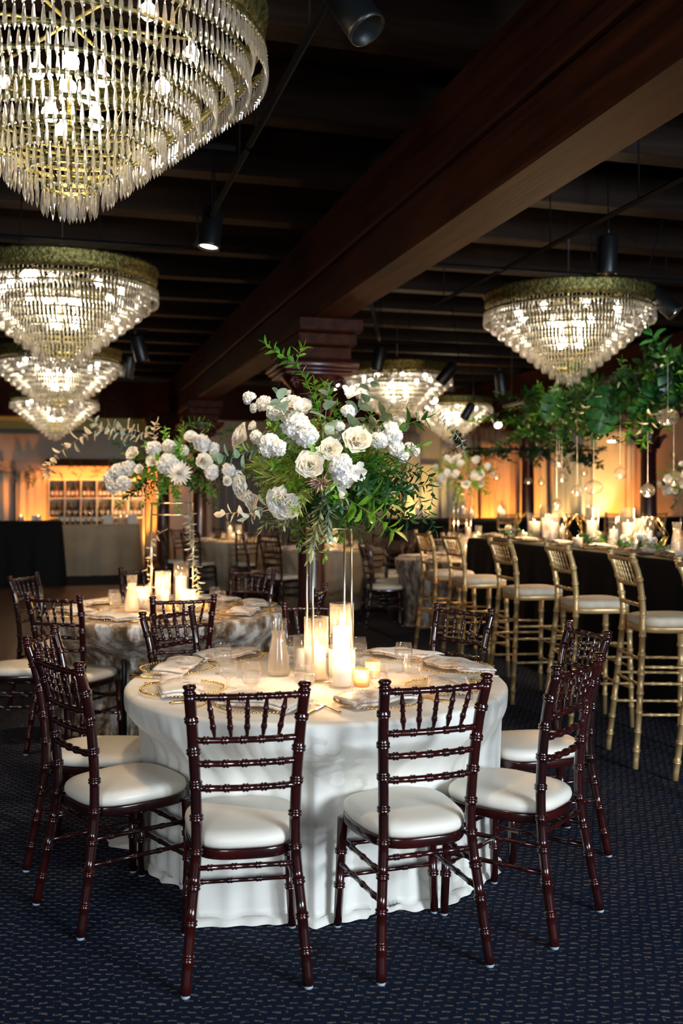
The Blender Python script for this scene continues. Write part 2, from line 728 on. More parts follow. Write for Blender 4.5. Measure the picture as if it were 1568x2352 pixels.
T0, T1, D0, D1 = -4.4, 21.6, -9.0, 14.0
CZ = EYE + 2.74
room_box('floor', T0, T1, D0, D1, -0.1, 0.0, 'carpet')
room_box('floor', 9.2, 17.0, D0 + 0.3, 1.9, 0.0, 0.006, 'floor_wood')
room_box('ceiling', T0, T1, D0, D1, CZ, CZ + 0.1, 'plank_wood')
room_box('wall_left', T0, T1, D0 - 0.15, D0, 0, CZ, 'taupe_paint')
room_box('wall_right', T0, T1, D1, D1 + 0.15, 0, CZ, 'taupe_paint')
room_box('wall_front', T0 - 0.15, T0, D0, D1, 0, CZ, 'taupe_paint')
room_box('wall_back', T1, T1 + 0.15, D0, D1, 0, CZ, 'taupe_paint')
room_box('trim_1', T1 - 0.35, T1 - 0.004, D0 + 0.01, D1 - 0.01, 3.12, 3.88, 'beam_wood')
room_box('trim_2', T1 - 0.10, T1 - 0.004, D0 + 0.01, 3.35, 2.86, 3.115, 'ochre_paint')
room_box('trim_3', T1 - 0.14, T1 - 0.004, D0 + 0.01, 3.35, 2.80, 2.855, 'black_metal')
# joists across the axis
JZ = EYE + 2.38
k = 0
t = 6.13 - 1.2 * 9
while t < T1 - 0.4:
    o = MB().box(D0 + 0.02, D1 - 0.02, t, t + 0.21, JZ, CZ - 0.002, bev=0.012).build('joist', 'joist_wood', smooth=False, rz=AXIS)
    struct(o)
    o.name = 'trim_%d' % (10 + k)
    k += 1
    t += 1.2
# the big beams along the axis
for bi, (dd, ta, tb) in enumerate(((2.176, T0 + 0.05, T1 - 0.4), (8.7, T0 + 0.05, T1 - 0.4))):
    struct(MB().box(dd, dd + 0.345, ta, tb, EYE + 1.60, EYE + 1.925, bev=0.015).build('trim_%d' % (50 + bi * 2), 'beam_wood', smooth=False, rz=AXIS))
    struct(MB().box(dd - 0.03, dd + 0.375, ta, tb, EYE + 1.93, JZ - 0.002, bev=0.015).build('trim_%d' % (51 + bi * 2), 'beam_wood', smooth=False, rz=AXIS))


def column_maker():
    o = thing('iron_column', '', 'column')
    H0 = EYE + 1.10
    # shaft with slight fluting
    mb = MB()
    prof = [(0.17, 0.10), (0.15, 0.16), (0.135, 0.2), (0.13, 1.2), (0.12, H0 - 0.45), (0.135, H0 - 0.44), (0.135, H0 - 0.41), (0.12, H0 - 0.40)]
    mb.lathe(prof, 20)
    mb.build('shaft', 'column_paint', o)
    mb = MB()
    mb.box(-0.2, 0.2, -0.2, 0.2, 0.0, 0.06, bev=0.01)
    mb.lathe([(0.19, 0.06), (0.19, 0.09), (0.17, 0.11)], 20)
    mb.build('base', 'column_paint', o)
    mb = MB()
    mb.lathe([(0.12, H0 - 0.40), (0.15, H0 - 0.30), (0.16, H0 - 0.26), (0.15, H0 - 0.24), (0.19, H0 - 0.10), (0.28, H0 - 0.0), (0.30, H0 + 0.03)], 20)
    for q in range(8):      # acanthus leaves and volutes
        a = q * PI / 4
        M = Matrix.Rotation(a, 4, 'Z')
        mb.tube([(0.14, 0, H0 - 0.38), (0.19, 0, H0 - 0.25), (0.27, 0, H0 - 0.18), (0.29, 0, H0 - 0.23)], [0.03, 0.035, 0.025, 0.008], 6, M)
    for q in range(4):
        M = Matrix.Rotation(q * PI / 2 + PI / 4, 4, 'Z')
        pts = [(0.30 + 0.07 * (1 - i / 14) * math.cos(i * 0.8), 0, H0 - 0.04 + 0.07 * (1 - i / 14) * math.sin(i * 0.8)) for i in range(13)]
        mb.tube(pts, 0.018, 6, M)
    for z0, z1, w in ((0.03, 0.07, 0.33), (0.07, 0.10, 0.36), (0.10, 0.16, 0.38)):
        mb.box(-w, w, -w, w, H0 + z0, H0 + z1, bev=0.008)
    mb.build('capital', 'column_paint', o)
    mb = MB()
    mb.box(-0.26, 0.26, -0.5, 0.5, H0 + 0.16, H0 + 0.27, bev=0.01)
    mb.box(-0.28, 0.28, -0.62, 0.62, H0 + 0.27, H0 + 0.38, bev=0.01)
    mb.box(-0.30, 0.30, -0.75, 0.75, H0 + 0.38, H0 + 0.498, bev=0.01)
    mb.build('timber_bolster', 'beam_wood', o, smooth=False)
    return o


COLP = Proto(column_maker)


def uvpx(px, d):
    """point on the line d metres right of the axis that shows at column px"""
    Z = F * d / (CA * (px - 140))
    return (Z - d * SA) / CA, d, Z


t_, d_, Z_ = uvpx(714, 2.35)
COLP.place(UV(t_, d_), AXIS, 'dark red cast iron column behind the tall central bouquet', 'iron columns')
CT = t_
t_, d_, Z_ = uvpx(457, 2.35)
COLP.place(UV(t_, d_), AXIS, 'dark red iron column behind the left bouquet stand', 'iron columns')
x, y = (1470 - 784) * 15.6 / F, 15.6
tt, dd = td(x, y)
COLP.place(UV(tt, 8.87), AXIS, 'dark iron column at right before the orange wall, under the hanging greenery', 'iron columns')
COLP.place(UV(tt + 4.2, 8.87), AXIS, 'slim red iron column farthest back beside orange lit drape', 'iron columns')
COLP.place(UV(20.3, 1.97), AXIS, 'dark iron column between the beige bar and grey curtains', 'iron columns')

# windows behind the camera, where the daylight comes from
for n_, (da, db, za, zb) in enumerate(((2.7, 5.9, 0.9, 3.3), (-3.9, -1.3, 1.1, 3.3))):
    mb = MB()
    for a_, b_, c_, e_ in ((da, db, za - 0.06, za), (da, db, zb, zb + 0.06), (da - 0.06, da, za - 0.06, zb + 0.06), (db, db + 0.06, za - 0.06, zb + 0.06),
                           ((da + db) / 2 - 0.02, (da + db) / 2 + 0.02, za, zb), (da, db, (za + zb) / 2 - 0.02, (za + zb) / 2 + 0.02)):
        mb.box(a_, b_, T0 + 0.003, T0 + 0.07, c_, e_)
    w_ = struct(mb.build('window_%d' % (n_ + 1), 'plaster_white', smooth=False, rz=AXIS))
    MB().box(da, db, T0 + 0.02, T0 + 0.026, za, zb).build('window_pane', 'clear_glass', w_, smooth=False)

# ------------------------------------------------------------------ drapes, back wall
def drape(px0, px1, ztop, mat, name, label, tpos=T1 - 0.16, z0=0.02, group='wall drapes'):
    def dof(px):
        kk = (px - 784) / F
        Z = tpos / (CA - kk * SA)
        return td(kk * Z, Z)[1]
    a, c = dof(px0), dof(px1)
    n = max(12, int((c - a) / 0.03))
    nf = max(2, round((c - a) / 0.16))
    ph = random.random() * 6

    def fn(u, v):
        w = 0.045 * math.sin(u * nf * 2 * PI + ph) * (0.7 + 0.3 * v) + 0.012 * math.sin(u * nf * 5.3 + 3 * v)
        return (a + (c - a) * u, w, z0 + (ztop - z0) * (1 - v))
    mb = MB().grid(fn, n, 8)
    o = mb.build(name, mat, rz=AXIS, solid=0.006)
    o.location = UV(tpos - 0.07, 0)
    tag(o, label, 'curtain', group)
    return (a + c) / 2


UPL = []
dr = [
    (-40, 20, 'drape_fabric', 'beige curtain at the far left edge beyond the dark bar', 2.0),
    (36, 110, 'drape_fabric', 'orange lit curtain left of the bar shelves', 2.0),
    (334, 362, 'drape_fabric', 'narrow glowing orange curtain right of the beige bar', 2.45),
    (490, 560, 'grey_drape', 'grey curtain behind the far tables, left of the centre bouquet', 2.4),
    (566, 680, 'grey_drape', 'wide grey curtain just left of the front red column', 2.4),
    (925, 962, 'drape_fabric', 'amber lit curtain behind the right edge of centre bouquet', 2.9),
    (1012, 1095, 'drape_fabric', 'plain taupe curtain right of the small back bouquet', 2.9),
    (1100, 1168, 'drape_fabric', 'orange lit curtain left of the slim red column', 3.05),
    (1192, 1252, 'drape_fabric', 'bright orange curtain right of the slim red column', 3.05),
    (1262, 1340, 'drape_fabric', 'tan curtain behind the hanging glass globes', 3.05),
    (1436, 1452, 'drape_fabric', 'narrow orange curtain left of the dark iron column', 3.05),
    (1496, 1580, 'drape_fabric', 'orange tinted curtain at the right edge of the view', 3.05),
]
for a_, b_, m_, l_, zt in dr:
    UPL.append((drape(a_, b_, zt, m_, 'curtain', l_), l_))


def panel(px0, px1, z0, z1, mat, label, name='wall_panel', cat='panel', tpos=T1 - 0.03, th=0.02):
    kk = (px0 - 784) / F
    Z = tpos / (CA - kk * SA)
    a = td(kk * Z, Z)[1]
    kk = (px1 - 784) / F
    Z = tpos / (CA - kk * SA)
    c = td(kk * Z, Z)[1]
    o = MB().box(a, c, tpos - th, tpos, z0, z1, bev=0.004).build(name, mat, smooth=False, rz=AXIS)
    tag(o, label, cat)
    return a, c


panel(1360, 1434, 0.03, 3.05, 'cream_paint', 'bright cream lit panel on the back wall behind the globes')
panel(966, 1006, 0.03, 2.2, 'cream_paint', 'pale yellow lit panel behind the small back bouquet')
panel(-60, 90, 2.20, 2.76, 'taupe_paint', 'grey square vent panel high on the wall above the dark bar', th=0.05)

ORG = (1.0, 0.30, 0.03)


def uplight_maker():
    o = thing('uplight', '', 'light')
    MB().lathe([(0.09, 0), (0.09, 0.02), (0.07, 0.03), (0.08, 0.16), (0.075, 0.16), (0.07, 0.14), (0.001, 0.14)], 14).build('housing', 'black_metal', o)
    MB().lathe([(0.001, 0.142), (0.068, 0.142)], 14).build('lens', 'lamp_lens', o)
    return o


UPP = Proto(uplight_maker)
for i_, (px, col, pw, lab) in enumerate((
        (74, ORG, 260, 'small floor uplight under the left orange curtain'),
        (348, ORG, 260, 'small floor uplight under narrow curtain right of beige bar'),
        (944, (1.0, 0.55, 0.12), 200, 'small floor uplight under the amber curtain'),
        (986, (1.0, 0.72, 0.28), 200, 'small floor uplight under the pale yellow panel'),
        (1134, ORG, 420, 'small floor uplight left of slim red column'),
        (1222, ORG, 480, 'small floor uplight right of slim red column'),
        (1300, (1.0, 0.62, 0.18), 200, 'small floor uplight under the tan curtain'),
        (1397, (1.0, 0.74, 0.34), 420, 'small floor uplight under the bright cream panel'),
        (1444, ORG, 420, 'small floor uplight left of the dark iron column'),
        (1530, ORG, 380, 'small floor uplight at the right end of the back wall'))):
    tp = T1 - 0.75
    kk = (px - 784) / F
    Z = tp / (CA - kk * SA)
    dpos = td(kk * Z, Z)[1]
    u_ = UPP.place(UV(tp, dpos), 0, lab, 'floor uplights')
    light('uplight_beam', 'SPOT', UV(tp, dpos, 0.2), pw * 0.42, col, 0.05, aim=UV(T1 - 0.15, dpos, 2.2), spot_size=R_(62), spot_blend=0.7)

# back bar shelving set in the wall, glowing orange
kk = (112 - 784) / F
Z = (T1 - 0.5) / (CA - kk * SA)
sa = td(kk * Z, Z)[1]
kk = (330 - 784) / F
Z = (T1 - 0.5) / (CA - kk * SA)
sb = td(kk * Z, Z)[1]
sh = thing('back_bar_shelf', 'white lit shelving unit behind the beige bar, full of bottles', 'shelf', UV(T1 - 0.5, 0), AXIS)
mb = MB().box(sa, sb, 0.40, 0.42, 0.05, 2.1)
mb.build('back_panel', 'cream_paint', sh, smooth=False)
for z in (0.05, 1.02, 1.42, 1.80):
    MB().box(sa, sb, 0.0, 0.40, z, z + 0.03, bev=0.003).build('shelf_board', 'plaster_white', sh, smooth=False)
nsh = 6
for i in range(nsh + 1):
    x = sa + (sb - sa) * i / nsh
    MB().box(x - 0.012, x + 0.012, -0.004, 0.40, 0.0, 1.83).build('upright', 'plaster_white', sh, smooth=False)
MB().box(sa - 0.05, sb + 0.05, -0.05, 0.42, 2.1, 2.24, bev=0.01).build('cornice', 'beam_wood', sh, smooth=False)
light('bar_glow', 'AREA', UV(T1 - 0.62, (sa + sb) / 2, 2.05), 16, (1.0, 0.28, 0.04), (2.2, 0.15), aim=UV(T1 - 0.05, (sa + sb) / 2, 0.9))


def bottle_maker(mat, nm='bottle'):
    def mk():
        o = thing(nm, '', 'bottle')
        MB().lathe([(0.001, 0), (0.037, 0.002), (0.038, 0.17), (0.03, 0.20), (0.014, 0.225), (0.013, 0.29), (0.015, 0.292), (0.015, 0.31), (0.001, 0.31)], 10).build('body', mat, o)
        MB().lathe([(0.0385, 0.05), (0.0385, 0.13)], 10).build('paper_label', 'paper_label', o)
        return o
    return Proto(mk)


BD = bottle_maker('dark_bottle')
BA = bottle_maker('amber_bottle')
for j, z in enumerate((1.05, 1.45)):
    for i in range(nsh):
        for q in range(3):
            x = sa + (sb - sa) * (i + 0.22 + 0.27 * q) / nsh
            P = BD if (i + q + j) % 2 else BA
            s_ = 'lower' if j == 0 else 'upper'
            P.place(UV(T1 - 0.5 + 0.15, x, z), 0, '%s bottle number-less on the %s back bar shelf' % ('dark green' if P is BD else 'amber', s_) if False else '%s liquor bottle on the %s row of lit bar shelves' % ('dark green' if P is BD else 'amber', s_), '%s bottles on the %s bar shelf' % ('dark green' if P is BD else 'amber', s_))


# ------------------------------------------------------------------ rectangular clothed tables
def box_cloth(name, t0, t1, d0, d1, h, mat, label, cat='tablecloth', seed=1, fold=0.02):
    rnd = random.Random(seed)
    cx, cy = (d0 + d1) / 2, (t0 + t1) / 2
    hx, hy = (d1 - d0) / 2, (t1 - t0) / 2
    per = []
    step = 0.05
    rc = 0.05
    def edge(xa, ya, xb, yb, nx, ny):
        L = math.hypot(xb - xa, yb - ya)
        n = int(L / step)
        for i in range(n):
            u = i / n
            per.append((xa + (xb - xa) * u, ya + (yb - ya) * u, nx, ny))
    edge(-hx + rc, -hy, hx - rc, -hy, 0, -1)
    edge(hx, -hy + rc, hx, hy - rc, 1, 0)
    edge(hx - rc, hy, -hx + rc, hy, 0, 1)
    edge(-hx, hy - rc, -hx, -hy + rc, -1, 0)
    n = len(per)
    ph = [rnd.random() * 6 for _ in range(4)]
    vs, fs = [], []
    rows = [(0.0, -0.01), (0.008, -0.002), (0.018, 0.004), (0.06, 0.012), (0.2, 0.02), (0.4, 0.03), (0.6, 0.04), (0.8, 0.05), (1.0, 0.055)]
    for v, off in rows:
        for i, (x, y, nx, ny) in enumerate(per):
            s = i * step
            w = (math.sin(s * 17 + ph[0]) + 0.6 * math.sin(s * 31 + ph[1]) + 0.5 * math.sin(s * 7 + ph[2])) * fold * v
            vs.append((x + nx * (off + w), y + ny * (off + w), h * (1 - v) + 0.004 * v))
    m = len(rows)
    for j in range(m - 1):
        for i in range(n):
            i2 = (i + 1) % n
            fs.append((j * n + i2, j * n + i, (j + 1) * n + i, (j + 1) * n + i2))
    fs.append(tuple(range(n)))
    mb = MB()
    mb.add(vs, fs)
    o = mb.build(name, mat, loc=UV(cy, cx), rz=AXIS)
    tag(o, label, cat)
    return o


def folding_table(t0, t1, d0, d1, h, label):
    cx, cy = (d0 + d1) / 2, (t0 + t1) / 2
    hx, hy = (d1 - d0) / 2 - 0.03, (t1 - t0) / 2 - 0.03
    o = thing('banquet_table', label, 'table', UV(cy, cx), AXIS)
    MB().box(-hx, hx, -hy, hy, h - 0.04, h - 0.006, bev=0.004).build('tabletop', 'joist_wood', o, smooth=False)
    for sx in (-1, 1):
        for sy in (-1, 1):
            MB().tube([(sx * (hx - 0.1), sy * (hy - 0.1), 0), (sx * (hx - 0.1), sy * (hy - 0.1), h - 0.04)], 0.018, 8).build('leg', 'black_metal', o)
    return o


HT = (3.2, 9.55, 4.02, 5.15)      # the high table beside the gold stools
folding_table(*HT, 1.07, 'long high table standing under the black cloth beside gold stools')
box_cloth('tablecloth', *HT, 1.07, 'black_cloth', 'long black cloth over the high table with geometric lanterns', seed=3)
FT = (16.7, 17.5, 5.7, 13.3)
folding_table(*FT, 1.07, 'long high table under black cloth across the back of the room')
box_cloth('tablecloth', *FT, 1.07, 'black_cloth', 'black cloth on the long table across the back, before orange drapes', seed=4)
DB = (17.1, 17.9, -3.6, 0.0)
folding_table(*DB, 1.07, 'bar table hidden under the floor-length black cloth at far left')
box_cloth('bar_cloth', *DB, 1.07, 'black_cloth', 'floor-length black cloth on the bar at the far left', seed=5)
BB = (19.15, 19.85, -1.3, 1.42)
folding_table(*BB, 0.95, 'bar table under the pleated beige cloth at back left')
box_cloth('bar_cloth', *BB, 0.95, 'beige_cloth', 'pleated beige cloth on the bar in front of lit shelves', seed=6, fold=0.028)


# ------------------------------------------------------------------ chiavari chairs
def bamboo(mb, pts, r0, r1, ring=0.11, first=0.05, seg=10, ends=True, double=True, bulge=1.28):
    pts = [Vector(p) for p in pts]
    L = [0]
    for a, c in zip(pts, pts[1:]):
        L.append(L[-1] + (c - a).length)
    T = L[-1]

    def pos(s):
        s = max(0, min(T, s))
        for i in range(len(pts) - 1):
            if s <= L[i + 1] + 1e-9:
                u = (s - L[i]) / max(1e-9, L[i + 1] - L[i])
                return pts[i].lerp(pts[i + 1], u)
        return pts[-1]
    ss = {0.0: 1.0, T: 1.0}
    for i in L:
        ss[i] = 1.0
    s = first
    while s < T - 0.01:
        offs = (-0.005, 0.005) if double else (0,)
        ss[s - 0.0105] = 1.0
        for of in offs:
            ss[s + of - 0.002] = bulge
            ss[s + of + 0.002] = bulge
        if double:
            ss[s] = 1.02
        ss[s + 0.0105] = 1.0
        s += ring
    keys = sorted(q for q in ss if -1e-6 <= q <= T + 1e-6)
    P, Rr = [], []
    last = -1
    for q in keys:
        if q - last < 0.0008:
            continue
        last = q
        P.append(pos(q))
        Rr.append((r0 + (r1 - r0) * q / T) * ss[q])
    mb.tube(P, Rr, seg)


def smooth_path(ctrl, n=4):
    out = []
    c = [Vector(p) for p in ctrl]
    for i in range(len(c) - 1):
        p0, p1, p2, p3 = c[max(i - 1, 0)], c[i], c[i + 1], c[min(i + 2, len(c) - 1)]
        for k in range(n):
            u = k / n
            out.append(0.5 * ((2 * p1) + (-p0 + p2) * u + (2 * p0 - 5 * p1 + 4 * p2 - p3) * u * u + (-p0 + 3 * p1 - 3 * p2 + p3) * u ** 3))
    out.append(c[-1])
    return out


def seat_outline(wb, wf, yb, yf, n=40, p=3.2, bow=0.015):
    out = []
    yc, hy = (yb + yf) / 2, (yf - yb) / 2
    for i in range(n):
        a = 2 * PI * i / n
        ca, sa_ = math.cos(a), math.sin(a)
        ex = abs(ca) ** (2 / p) * (1 if ca >= 0 else -1)
        ey = abs(sa_) ** (2 / p) * (1 if sa_ >= 0 else -1)
        v = (ey + 1) / 2
        w = wb + (wf - wb) * v
        out.append((ex * w, yc + ey * hy))
    return out


def disc_stack(mb, outline, lay, cy, top=True, bot=True):
    n = len(outline)
    vs, fs = [], []
    for sc, z in lay:
        for x, y in outline:
            vs.append((x * sc, cy + (y - cy) * sc, z))
    for j in range(len(lay) - 1):
        for i in range(n):
            i2 = (i + 1) % n
            fs.append((j * n + i, j * n + i2, (j + 1) * n + i2, (j + 1) * n + i))
    if bot:
        fs.append(tuple(range(n - 1, -1, -1)))
    if top:
        fs.append(tuple(range((len(lay) - 1) * n, len(lay) * n)))
    mb.add(vs, fs)


def chiavari(name, cat, mat, cush, S, glide=True):
    """S: dict of heights; origin between the feet, facing +y"""
    o = thing(name, '', cat)
    zs, zt = S['seat'], S['top']
    yb = -0.20

    def post(s):
        return smooth_path([(s * S['fx'], -0.262, 0.008), (s * (S['fx'] * 0.55 + 0.152 * 0.45), -0.225, zs * 0.5), (s * 0.153, -0.195, zs), (s * 0.156, -0.20, zs + (zt - zs) * 0.35), (s * 0.166, -0.225, zs + (zt - zs) * 0.7), (s * 0.175, -0.262, zt - 0.03)], 5)
    PP = {s: post(s) for s in (-1, 1)}

    def pz(s, z):
        P = PP[s]
        for a, c in zip(P, P[1:]):
            if a.z <= z <= c.z:
                return a.lerp(c, (z - a.z) / (c.z - a.z))
        return P[-1] if z > 0.3 else P[0]
    for s in (-1, 1):
        mb = MB()
        bamboo(mb, PP[s], 0.0165, 0.0182, 0.105, 0.10)
        tp = PP[s][-1]
        M = Matrix.Translation(tp)
        mb.lathe([(0.0182, 0), (0.022, 0.004), (0.018, 0.008), (0.0155, 0.012), (0.0205, 0.018), (0.022, 0.024), (0.017, 0.029), (0.001, 0.031)], 12, M)
        c = mb.build('back_post', mat, o)
        if glide:
            MB().lathe([(0.0135, 0), (0.015, 0.009)], 10, Matrix.Translation((s * S['fx'], -0.262, 0)), cap0=True).build('glide', 'glide_plastic', c)
    zf = zs - 0.04
    for s in (-1, 1):
        mb = MB()
        fx = S['ffx']
        pa, pb = (s * 0.168, 0.165, zf), (s * fx, 0.172, 0.008)
        bamboo(mb, [pb, pa], 0.0148, 0.0190, 0.12, 0.14)
        c = mb.build('leg', mat, o)
        if glide:
            MB().lathe([(0.0125, 0), (0.0145, 0.009)], 10, Matrix.Translation((s * fx, 0.172, 0)), cap0=True).build('glide', 'glide_plastic', c)

    def fl(s, z):
        u = z / zf
        return Vector((s * (S['ffx'] * (1 - u) + 0.168 * u), 0.172 * (1 - u) + 0.165 * u, z))
    for z in S['rails']:
        a, c = pz(-1, z), pz(1, z)
        mid = (a + c) / 2 + Vector((0, -0.016, 0))
        mb = MB()
        bamboo(mb, smooth_path([a, a.lerp(mid, 0.5) + Vector((0, -0.004, 0)), mid, c.lerp(mid, 0.5) + Vector((0, -0.004, 0)), c], 3), 0.0105, 0.0105, 0.057, 0.04, 8, bulge=1.32)
        mb.build('back_rail', mat, o)
    z0, z1 = S['spin']
    n = S['nspin']
    for i in range(n):
        u = (i - (n - 1) / 2) / ((n - 1) / 2)
        a0, a1 = pz(-1, z0), pz(-1, z1)
        yo = -0.014 * (1 - u * u * 0.6)
        lo = Vector((u * S['sl'], a0.y + yo, z0))
        hi = Vector((u * S['sh'], a1.y + yo, z1))
        mb = MB()
        L = (hi - lo).length
        ks = [(0, .005), (.02, .0045), (.22, .0085), (.25, .011), (.28, .0085), (.30, .011), (.33, .008), (.5, .0078), (.53, .0105), (.56, .0078), (.70, .0085), (.73, .011), (.76, .0085), (.97, .005), (1, .0055)]
        mb.tube([lo.lerp(hi, k_) for k_, _ in ks], [r * S.get('sr', 1) for _, r in ks], 8)
        mb.build('spindle', mat, o)
    ol = seat_outline(0.168, 0.20, -0.205, 0.205)
    mb = MB()
    disc_stack(mb, ol, [(0.93, zs - 0.042), (0.985, zs - 0.04), (1.0, zs - 0.034), (1.0, zs - 0.012), (0.99, zs - 0.006)], 0.0)
    mb.build('seat_frame', mat, o)
    mb = MB()
    t_ = S['cush']
    disc_stack(mb, ol, [(0.975, zs - 0.005), (1.0, zs + 0.006), (1.004, zs + t_ * 0.35), (0.985, zs + t_ * 0.62), (0.93, zs + t_ * 0.83), (0.82, zs + t_ * 0.95), (0.6, zs + t_), (0.3, zs + t_ + 0.003), (0.02, zs + t_ + 0.004)], 0.0)
    mb.build('cushion', cush, o)
    for z in S['sides']:
        for s in (-1, 1):
            mb = MB()
            bamboo(mb, [pz(s, z + 0.0), fl(s, z - 0.01)], 0.0085, 0.0085, 0.1, 0.07, 8)
            mb.build('stretcher', mat, o)
    for z in S['fronts']:
        mb = MB()
        bamboo(mb, [fl(-1, z), fl(1, z)], 0.0085, 0.0085, 0.1, 0.045, 8)
        mb.build('stretcher', mat, o)
    for z in S['backs']:
        mb = MB()
        bamboo(mb, [pz(-1, z), pz(1, z)], 0.0085, 0.0085, 0.075, 0.045, 8)
        mb.build('stretcher', mat, o)
    return o


SD = dict(seat=0.425, top=0.945, fx=0.187, ffx=0.185, rails=(0.905, 0.765, 0.69, 0.612), spin=(0.772, 0.90), nspin=5, sl=0.098, sh=0.118, cush=0.045, sides=(0.32, 0.235), fronts=(0.29, 0.18), backs=(0.365,))
SG = dict(seat=0.785, top=1.195, fx=0.215, ffx=0.20, rails=(1.155, 1.015, 0.90), spin=(1.02, 1.15), nspin=6, sl=0.100, sh=0.105, cush=0.05, sr=0.78, sides=(0.56, 0.47, 0.30), fronts=(0.50, 0.40, 0.26), backs=(0.60, 0.46))
DARK = Proto(lambda: chiavari('banquet_chair', 'chair', 'mahogany', 'ivory_vinyl', SD))
GOLD = Proto(lambda: chiavari('bar_stool', 'stool', 'gold_paint', 'cream_fabric', SG, glide=False))


def chair_feet(cx, cy, fx, fy, label, group=None, P=DARK, back=0.262):
    """cx,cy = middle of the two back feet; fx,fy = facing"""
    L = math.hypot(fx, fy)
    fx, fy = fx / L, fy / L
    P.place((cx + fx * back, cy + fy * back, 0), math.atan2(-fx, fy), label, group)
    return (cx + fx * back, cy + fy * back, fx, fy)


G1 = 'dark chairs around the white-clothed front table'
T1C = Vector((-0.10, 4.04, 0))
CH1 = [
    (-0.286, 3.036, -0.16, 0.986, 'dark mahogany chair at front left with its slatted back to the viewer'),
    (0.300, 3.147, -0.32, 0.95, 'dark mahogany chair at front right turned slightly left, back to viewer'),
    (-1.010, 3.545, 0.77, 0.64, 'reddish mahogany chair nearest at left, side view with ivory seat'),
    (-1.265, 4.20, 0.999, -0.03, 'mahogany chair at left half hidden behind the nearest left chair'),
    (0.827, 3.480, -0.79, 0.61, 'dark mahogany chair nearest at right, angled toward the table'),
    (1.075, 4.36, -0.96, -0.24, 'mahogany chair at right behind the nearest right chair'),
    (-0.875, 5.02, 0.83, -0.56, 'dark chair on the far left side of the white front table'),
    (-0.13, 5.34, 0.02, -1.0, 'dark chair behind the candles, between front table and red column'),
    (0.63, 5.14, -0.70, -0.71, 'dark chair on the far right side of the white front table'),
]
RECT1 = [chair_feet(*c[:4], c[4], G1) for c in CH1]
# tops are at the given spots for the far group: shift so that backs (not feet) match
G2 = 'dark chairs around the velvet-clothed table'
CH2 = [
    (-1.66, 5.74, 0.316, 0.949, 'dark chair at the near left of the velvet-clothed table, ivory seat showing'),
    (-0.90, 5.68, -0.33, 0.94, 'dark chair centred before the velvet-clothed table, back to viewer'),
    (-2.30, 7.20, 0.97, -0.24, 'dark chair far left of the velvet-clothed table before the black bar'),
    (-2.24, 6.15, 0.95, 0.2, 'dark chair cut by the left edge of the picture'),
    (-0.69, 7.72, -0.25, -0.95, 'dark chair at far right of the velvet-clothed table'),
    (-0.13, 6.25, -0.97, 0.15, 'dark chair right of the velvet-clothed table beside the gold stand rods'),
    (-1.56, 7.85, 0.25, -0.97, 'dark chair behind the carafe of the velvet-clothed table'),
]
RECT2 = [chair_feet(*c[:4], c[4], G2) for c in CH2]
for tt, dd, ro, nm in ((4.38, 3.08, -11, 'gold bar stool cut by the right edge of the picture'), (5.05, 3.08, -11, 'gold bar stool second from right, nearest one seen whole'), (5.95, 3.15, -5, 'third gold bar stool from the right along the black table'),
                       (6.78, 3.12, 0, 'fourth gold bar stool from the right along the black table'), (7.75, 3.12, 0, 'second gold bar stool from the left along the black table'), (8.42, 3.12, 0, 'leftmost gold bar stool in the row along the black table')):
    p = UV(tt, dd)
    a_ = AXIS + R_(ro)
    chair_feet(p.x, p.y, math.cos(a_), math.sin(a_), nm, 'gold bar stools along the black high table', GOLD)
for tt, nm in ((5.3, 'gold bar stool on far side of the black high table, nearest the right edge'), (6.3, 'second gold bar stool on the far side of the high table'), (7.4, 'third gold bar stool on the far side of the high table'), (8.5, 'last gold bar stool on the far side of the high table')):
    p = UV(tt, 6.02)
    chair_feet(p.x, p.y, -CA, -SA, nm, 'gold bar stools behind the black high table', GOLD)
for dd, nm in ((6.6, 'left'), (7.5, 'second from left'), (9.6, 'third from left'), (10.5, 'fourth from left'), (11.4, 'rightmost')):
    p = UV(15.95, dd)
    chair_feet(p.x, p.y, -SA, CA, 'gold bar stool at the far back table, %s of its row' % nm, 'gold bar stools at the back table', GOLD)


